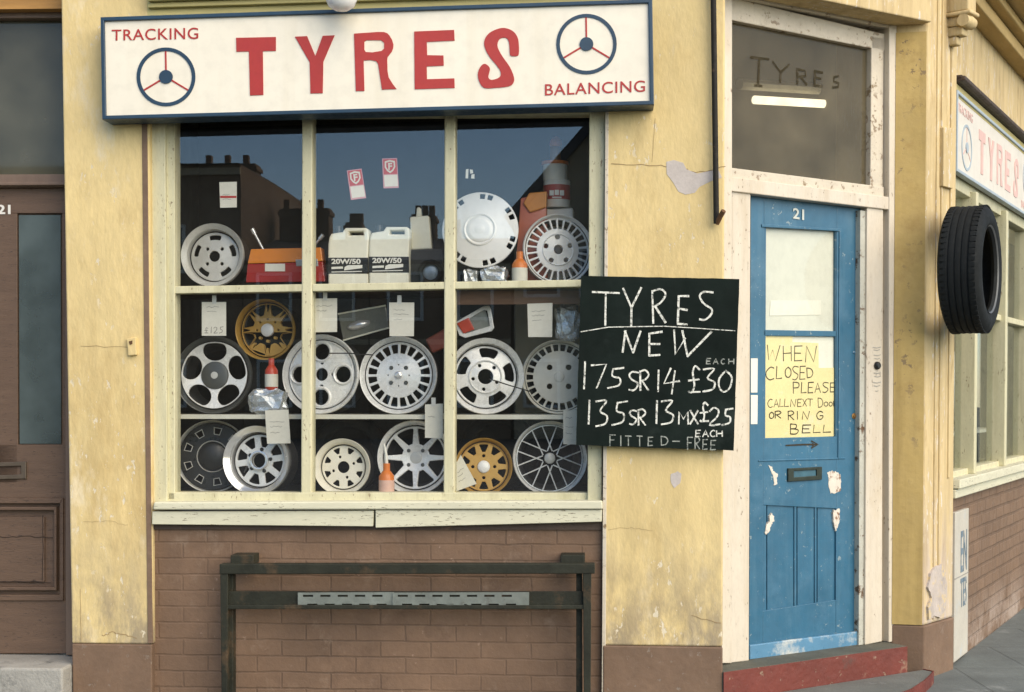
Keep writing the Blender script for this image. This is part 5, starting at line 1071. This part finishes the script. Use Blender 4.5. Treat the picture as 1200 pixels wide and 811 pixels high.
for cx, cy, a, lb in ((417.5, 216, 8, "red and white shield sticker on the middle pane, the lower tilted one"), (457.3, 203, 2, "red and white shield sticker on the middle pane, the higher upright one")):
    ca, sa = math.cos(R(a)), math.sin(R(a)); L_ = lambda x, y: (cx + x * ca + y * sa * 1, cy - x * sa + y * ca); d = .1045
    L_ = lambda x, y, cx=cx, cy=cy, ca=ca, sa=sa: (cx + x * ca + y * sa * 0.9, cy - x * sa * .9 + y * ca)
    q = F.q([L_(-9, -17.5), L_(8.5, -17.5), L_(9.5, 17.5), L_(-8.5, 17.5)], d); t = thing("window_sticker", lb, "sticker", F, (q[3][0], d, q[3][1]), "stickers on the window glass")
    b = MB().prism(q, d, d + .001); build("card", b, mat("pink_sticker_edge", (.66, .30, .30), .6, var=.05), t, F)
    build("red_panel", fpris([L_(-8, -16.5), L_(7.7, -16.5), L_(8.2, 1), L_(-7.6, 1)], d - .0006, d - .0001, 0), mat("sticker_red", (.52, .075, .075), .5, var=.05), t, F)
    build("white_panel", fpris([L_(-7.4, 2), L_(8.3, 2), L_(8.6, 15.5), L_(-7, 15.5)], d - .0006, d - .0001, 0), PAPER, t, F)
    sh_ = [(-6, -14), (0, -15.5), (6, -14), (6.2, -7), (3.5, -2.5), (0, 0), (-3.5, -2.5), (-6.2, -7)]
    b = MB(); plate(b, [F.q([L_(*p) for p in sh_], d), F.q([L_(x * .72, -8.2 + (y + 8.2) * .72) for x, y in sh_], d)], d - .0016, .0007); build("shield", b, PAPER, t, F)
    b = MB(); text_quad(b, "F", F.q([L_(-2, -12), L_(2.6, -12), L_(2.6, -4), L_(-2, -4)], d), d - .001, .03); build("letter", b, PAPER, t, F)
b = MB(); d = .1045
for pts in ([(546, 198.5), (549, 198), (548.5, 209), (545.5, 209)], [(550.5, 198.5), (554, 199), (554.5, 203), (551, 203.5)], [(552.5, 204.5), (556, 204), (556, 209.5), (552, 209)]): b.prism(F.q(pts, d), d, d + .001)
tag(build("window_sticker", b, PAPER, None, F, base=(*F.p(551, 209, d)[:1], d, F.p(551, 209, d)[1])), "torn scrap of white sticker on the upper right pane", "sticker", "stickers on the window glass")

# ================================================================== ACROSS THE STREET (seen in the glass)
Dv = 40.0
def RP(px, py): return F.p(px, py, Dv)
def house(label, u0, u1, h, ridge, wallm, windows=2, chim=(), depth=9.0, gable=False):
    t = thing("terraced_house", label, "house", F, ((u0 + u1) / 2, -Dv - 4, -.1)); d0, d1 = -Dv - depth, -Dv
    b = MB().box(u0, u1, d0, d1, -.12, h); wl_ = build("wall", b, wallm, t, F)
    if gable:
        m_ = (u0 + u1) / 2; b = MB().prism([(u0, h - .01), (m_, ridge - .35), (u1, h - .01)], d1 - .3, d1); build('gable', b, wallm, t, F); b = MB().prism([(u0 - .3, h - .1), (m_, ridge), (u1 + .3, h - .1), (u1 - .1, h - .1), (m_, ridge - .4), (u0 + .1, h - .1)], d0 - .2, d1 + .35)
    else:
        b = MB(); m_ = (d0 + d1) / 2; A = [b.b.verts.new((u, d, v)) for u in (u0, u1) for d, v in ((d0 - .3, h), (m_, ridge), (d1 + .3, h))]
        for f_ in ((0, 1, 2), (3, 5, 4), (0, 3, 4, 1), (1, 4, 5, 2), (0, 2, 5, 3)): b.b.faces.new([A[i] for i in f_])
    rf = build("roof", b, ROOFT, t, F)
    b = MB().box(u0, u1, d1 + .003, d1 + .12, h - .35, h - .12).box(u0, u1, d1 + .003, d1 + .08, h * .52, h * .55); build("cornice", b, FAR_BEIGE, t, F)
    for cu3, top, wd in chim:
        b = MB().box(cu3 - wd, cu3 + wd, (d0 + d1) / 2 - .4, (d0 + d1) / 2 + .4, h, top).box(cu3 - wd - .06, cu3 + wd + .06, (d0 + d1) / 2 - .46, (d0 + d1) / 2 + .46, top - .25, top - .1)
        for k in range(3): b.box(cu3 - wd + .1 + k * (wd * 2 - .2) / 2.6, cu3 - wd + .3 + k * (wd * 2 - .2) / 2.6, (d0 + d1) / 2 - .12, (d0 + d1) / 2 + .12, top, top + .35)
        build("chimney", b, FAR_BRICK, rf, F)
    for k in range(windows):
        for lev in (0, 1):
            uc = u0 + (u1 - u0) * (k + .5) / windows; vb2 = .9 + lev * (h / 2); 
            b = MB(); plate(b, [[(uc - .6, vb2), (uc + .6, vb2), (uc + .6, vb2 + 1.6), (uc - .6, vb2 + 1.6)], [(uc - .5, vb2 + .1), (uc + .5, vb2 + .1), (uc + .5, vb2 + 1.5), (uc - .5, vb2 + 1.5)]], d1 + .0, .06); wf_ = build("window", b, PLW, t, F)
            b = MB().box(uc - .52, uc + .52, d1 + .005, d1 + .02, vb2 + .08, vb2 + 1.52); build("pane", b, mat("far_window_glass", (.03, .035, .04), .08, var=.1), wf_, F)
    return t
uL0, uL1 = RP(-60, 300)[0], RP(281, 300)[0]; top = RP(240, 192)[1]
house("tall brown house across the street with a row of chimney pots, leftmost reflected", uL0, uL1, top, top + .05, FAR_BRICK, 2, [((RP(225, 0)[0]), top + .7, 1.0)])
h2 = RP(450, 262)[1]
house("low terraced house across the street beside the tall brown one", uL1 + .05, RP(430, 0)[0], h2 - 1.2, h2, FAR_BRICK, 2, [(RP(385, 0)[0], RP(385, 242)[1], .28), (RP(322, 0)[0], RP(330, 224)[1], .9)])
house("low terraced house across the street with a broad chimney, middle of the row", RP(430, 0)[0] + .05, RP(598, 0)[0], h2 - 1.2, h2, FAR_BRICK, 2, [(RP(475, 0)[0], RP(475, 232)[1], .42), (RP(512, 0)[0], RP(512, 250)[1], .2)])
h3 = RP(640, 250)[1]
house("tall beige gabled house across the street, rightmost reflected", RP(602, 0)[0], RP(800, 0)[0], h3, RP(700, 130)[1], FAR_BEIGE, 3, [], gable=True)
# trees and houses of the side street (reflected in the side window)
def tree(label, x, y, h, r, seed):
    random.seed(seed); t = thing("street_tree", label, "tree", WP, (x, y, -.12), "trees along the side street"); b = MB().tube([(x, y, -.15), (x + .1, y, h * .25), (x - .05, y + .1, h * .5), (x, y, h * .8)], .22, 10, .06)
    tips = []
    for k in range(9):
        a = k * 2.4; z0 = h * (.3 + .05 * k); L = r * random.uniform(.6, .95); e_ = Vector((x + math.cos(a) * L, y + math.sin(a) * L, z0 + L * .7)); b.tube([(x, y, z0), Vector((x, y, z0)).lerp(e_, .5) + Vector((0, 0, -.1)), e_], .07, 6, .02); tips.append(e_)
    build("trunk", b, BARK, t, WP, True); b = MB()
    for k in range(2600):
        c = random.choice(tips) + Vector([random.gauss(0, r * .3) for _ in range(3)]); n_ = Vector([random.gauss(0, 1) for _ in range(3)]).normalized(); a = n_.orthogonal().normalized() * random.uniform(.06, .13); c2 = n_.cross(a) * .6
        b.poly([c - a, c + c2, c + a, c - c2])
    build("crown", b, LEAF, t, WP)
tree("bushy street tree across the side street, nearer the corner", 8.6, 13.5, 6.5, 2.2, 21)
tree("bushy street tree across the side street, farther along", 12.8, 20.0, 7.5, 2.6, 22)
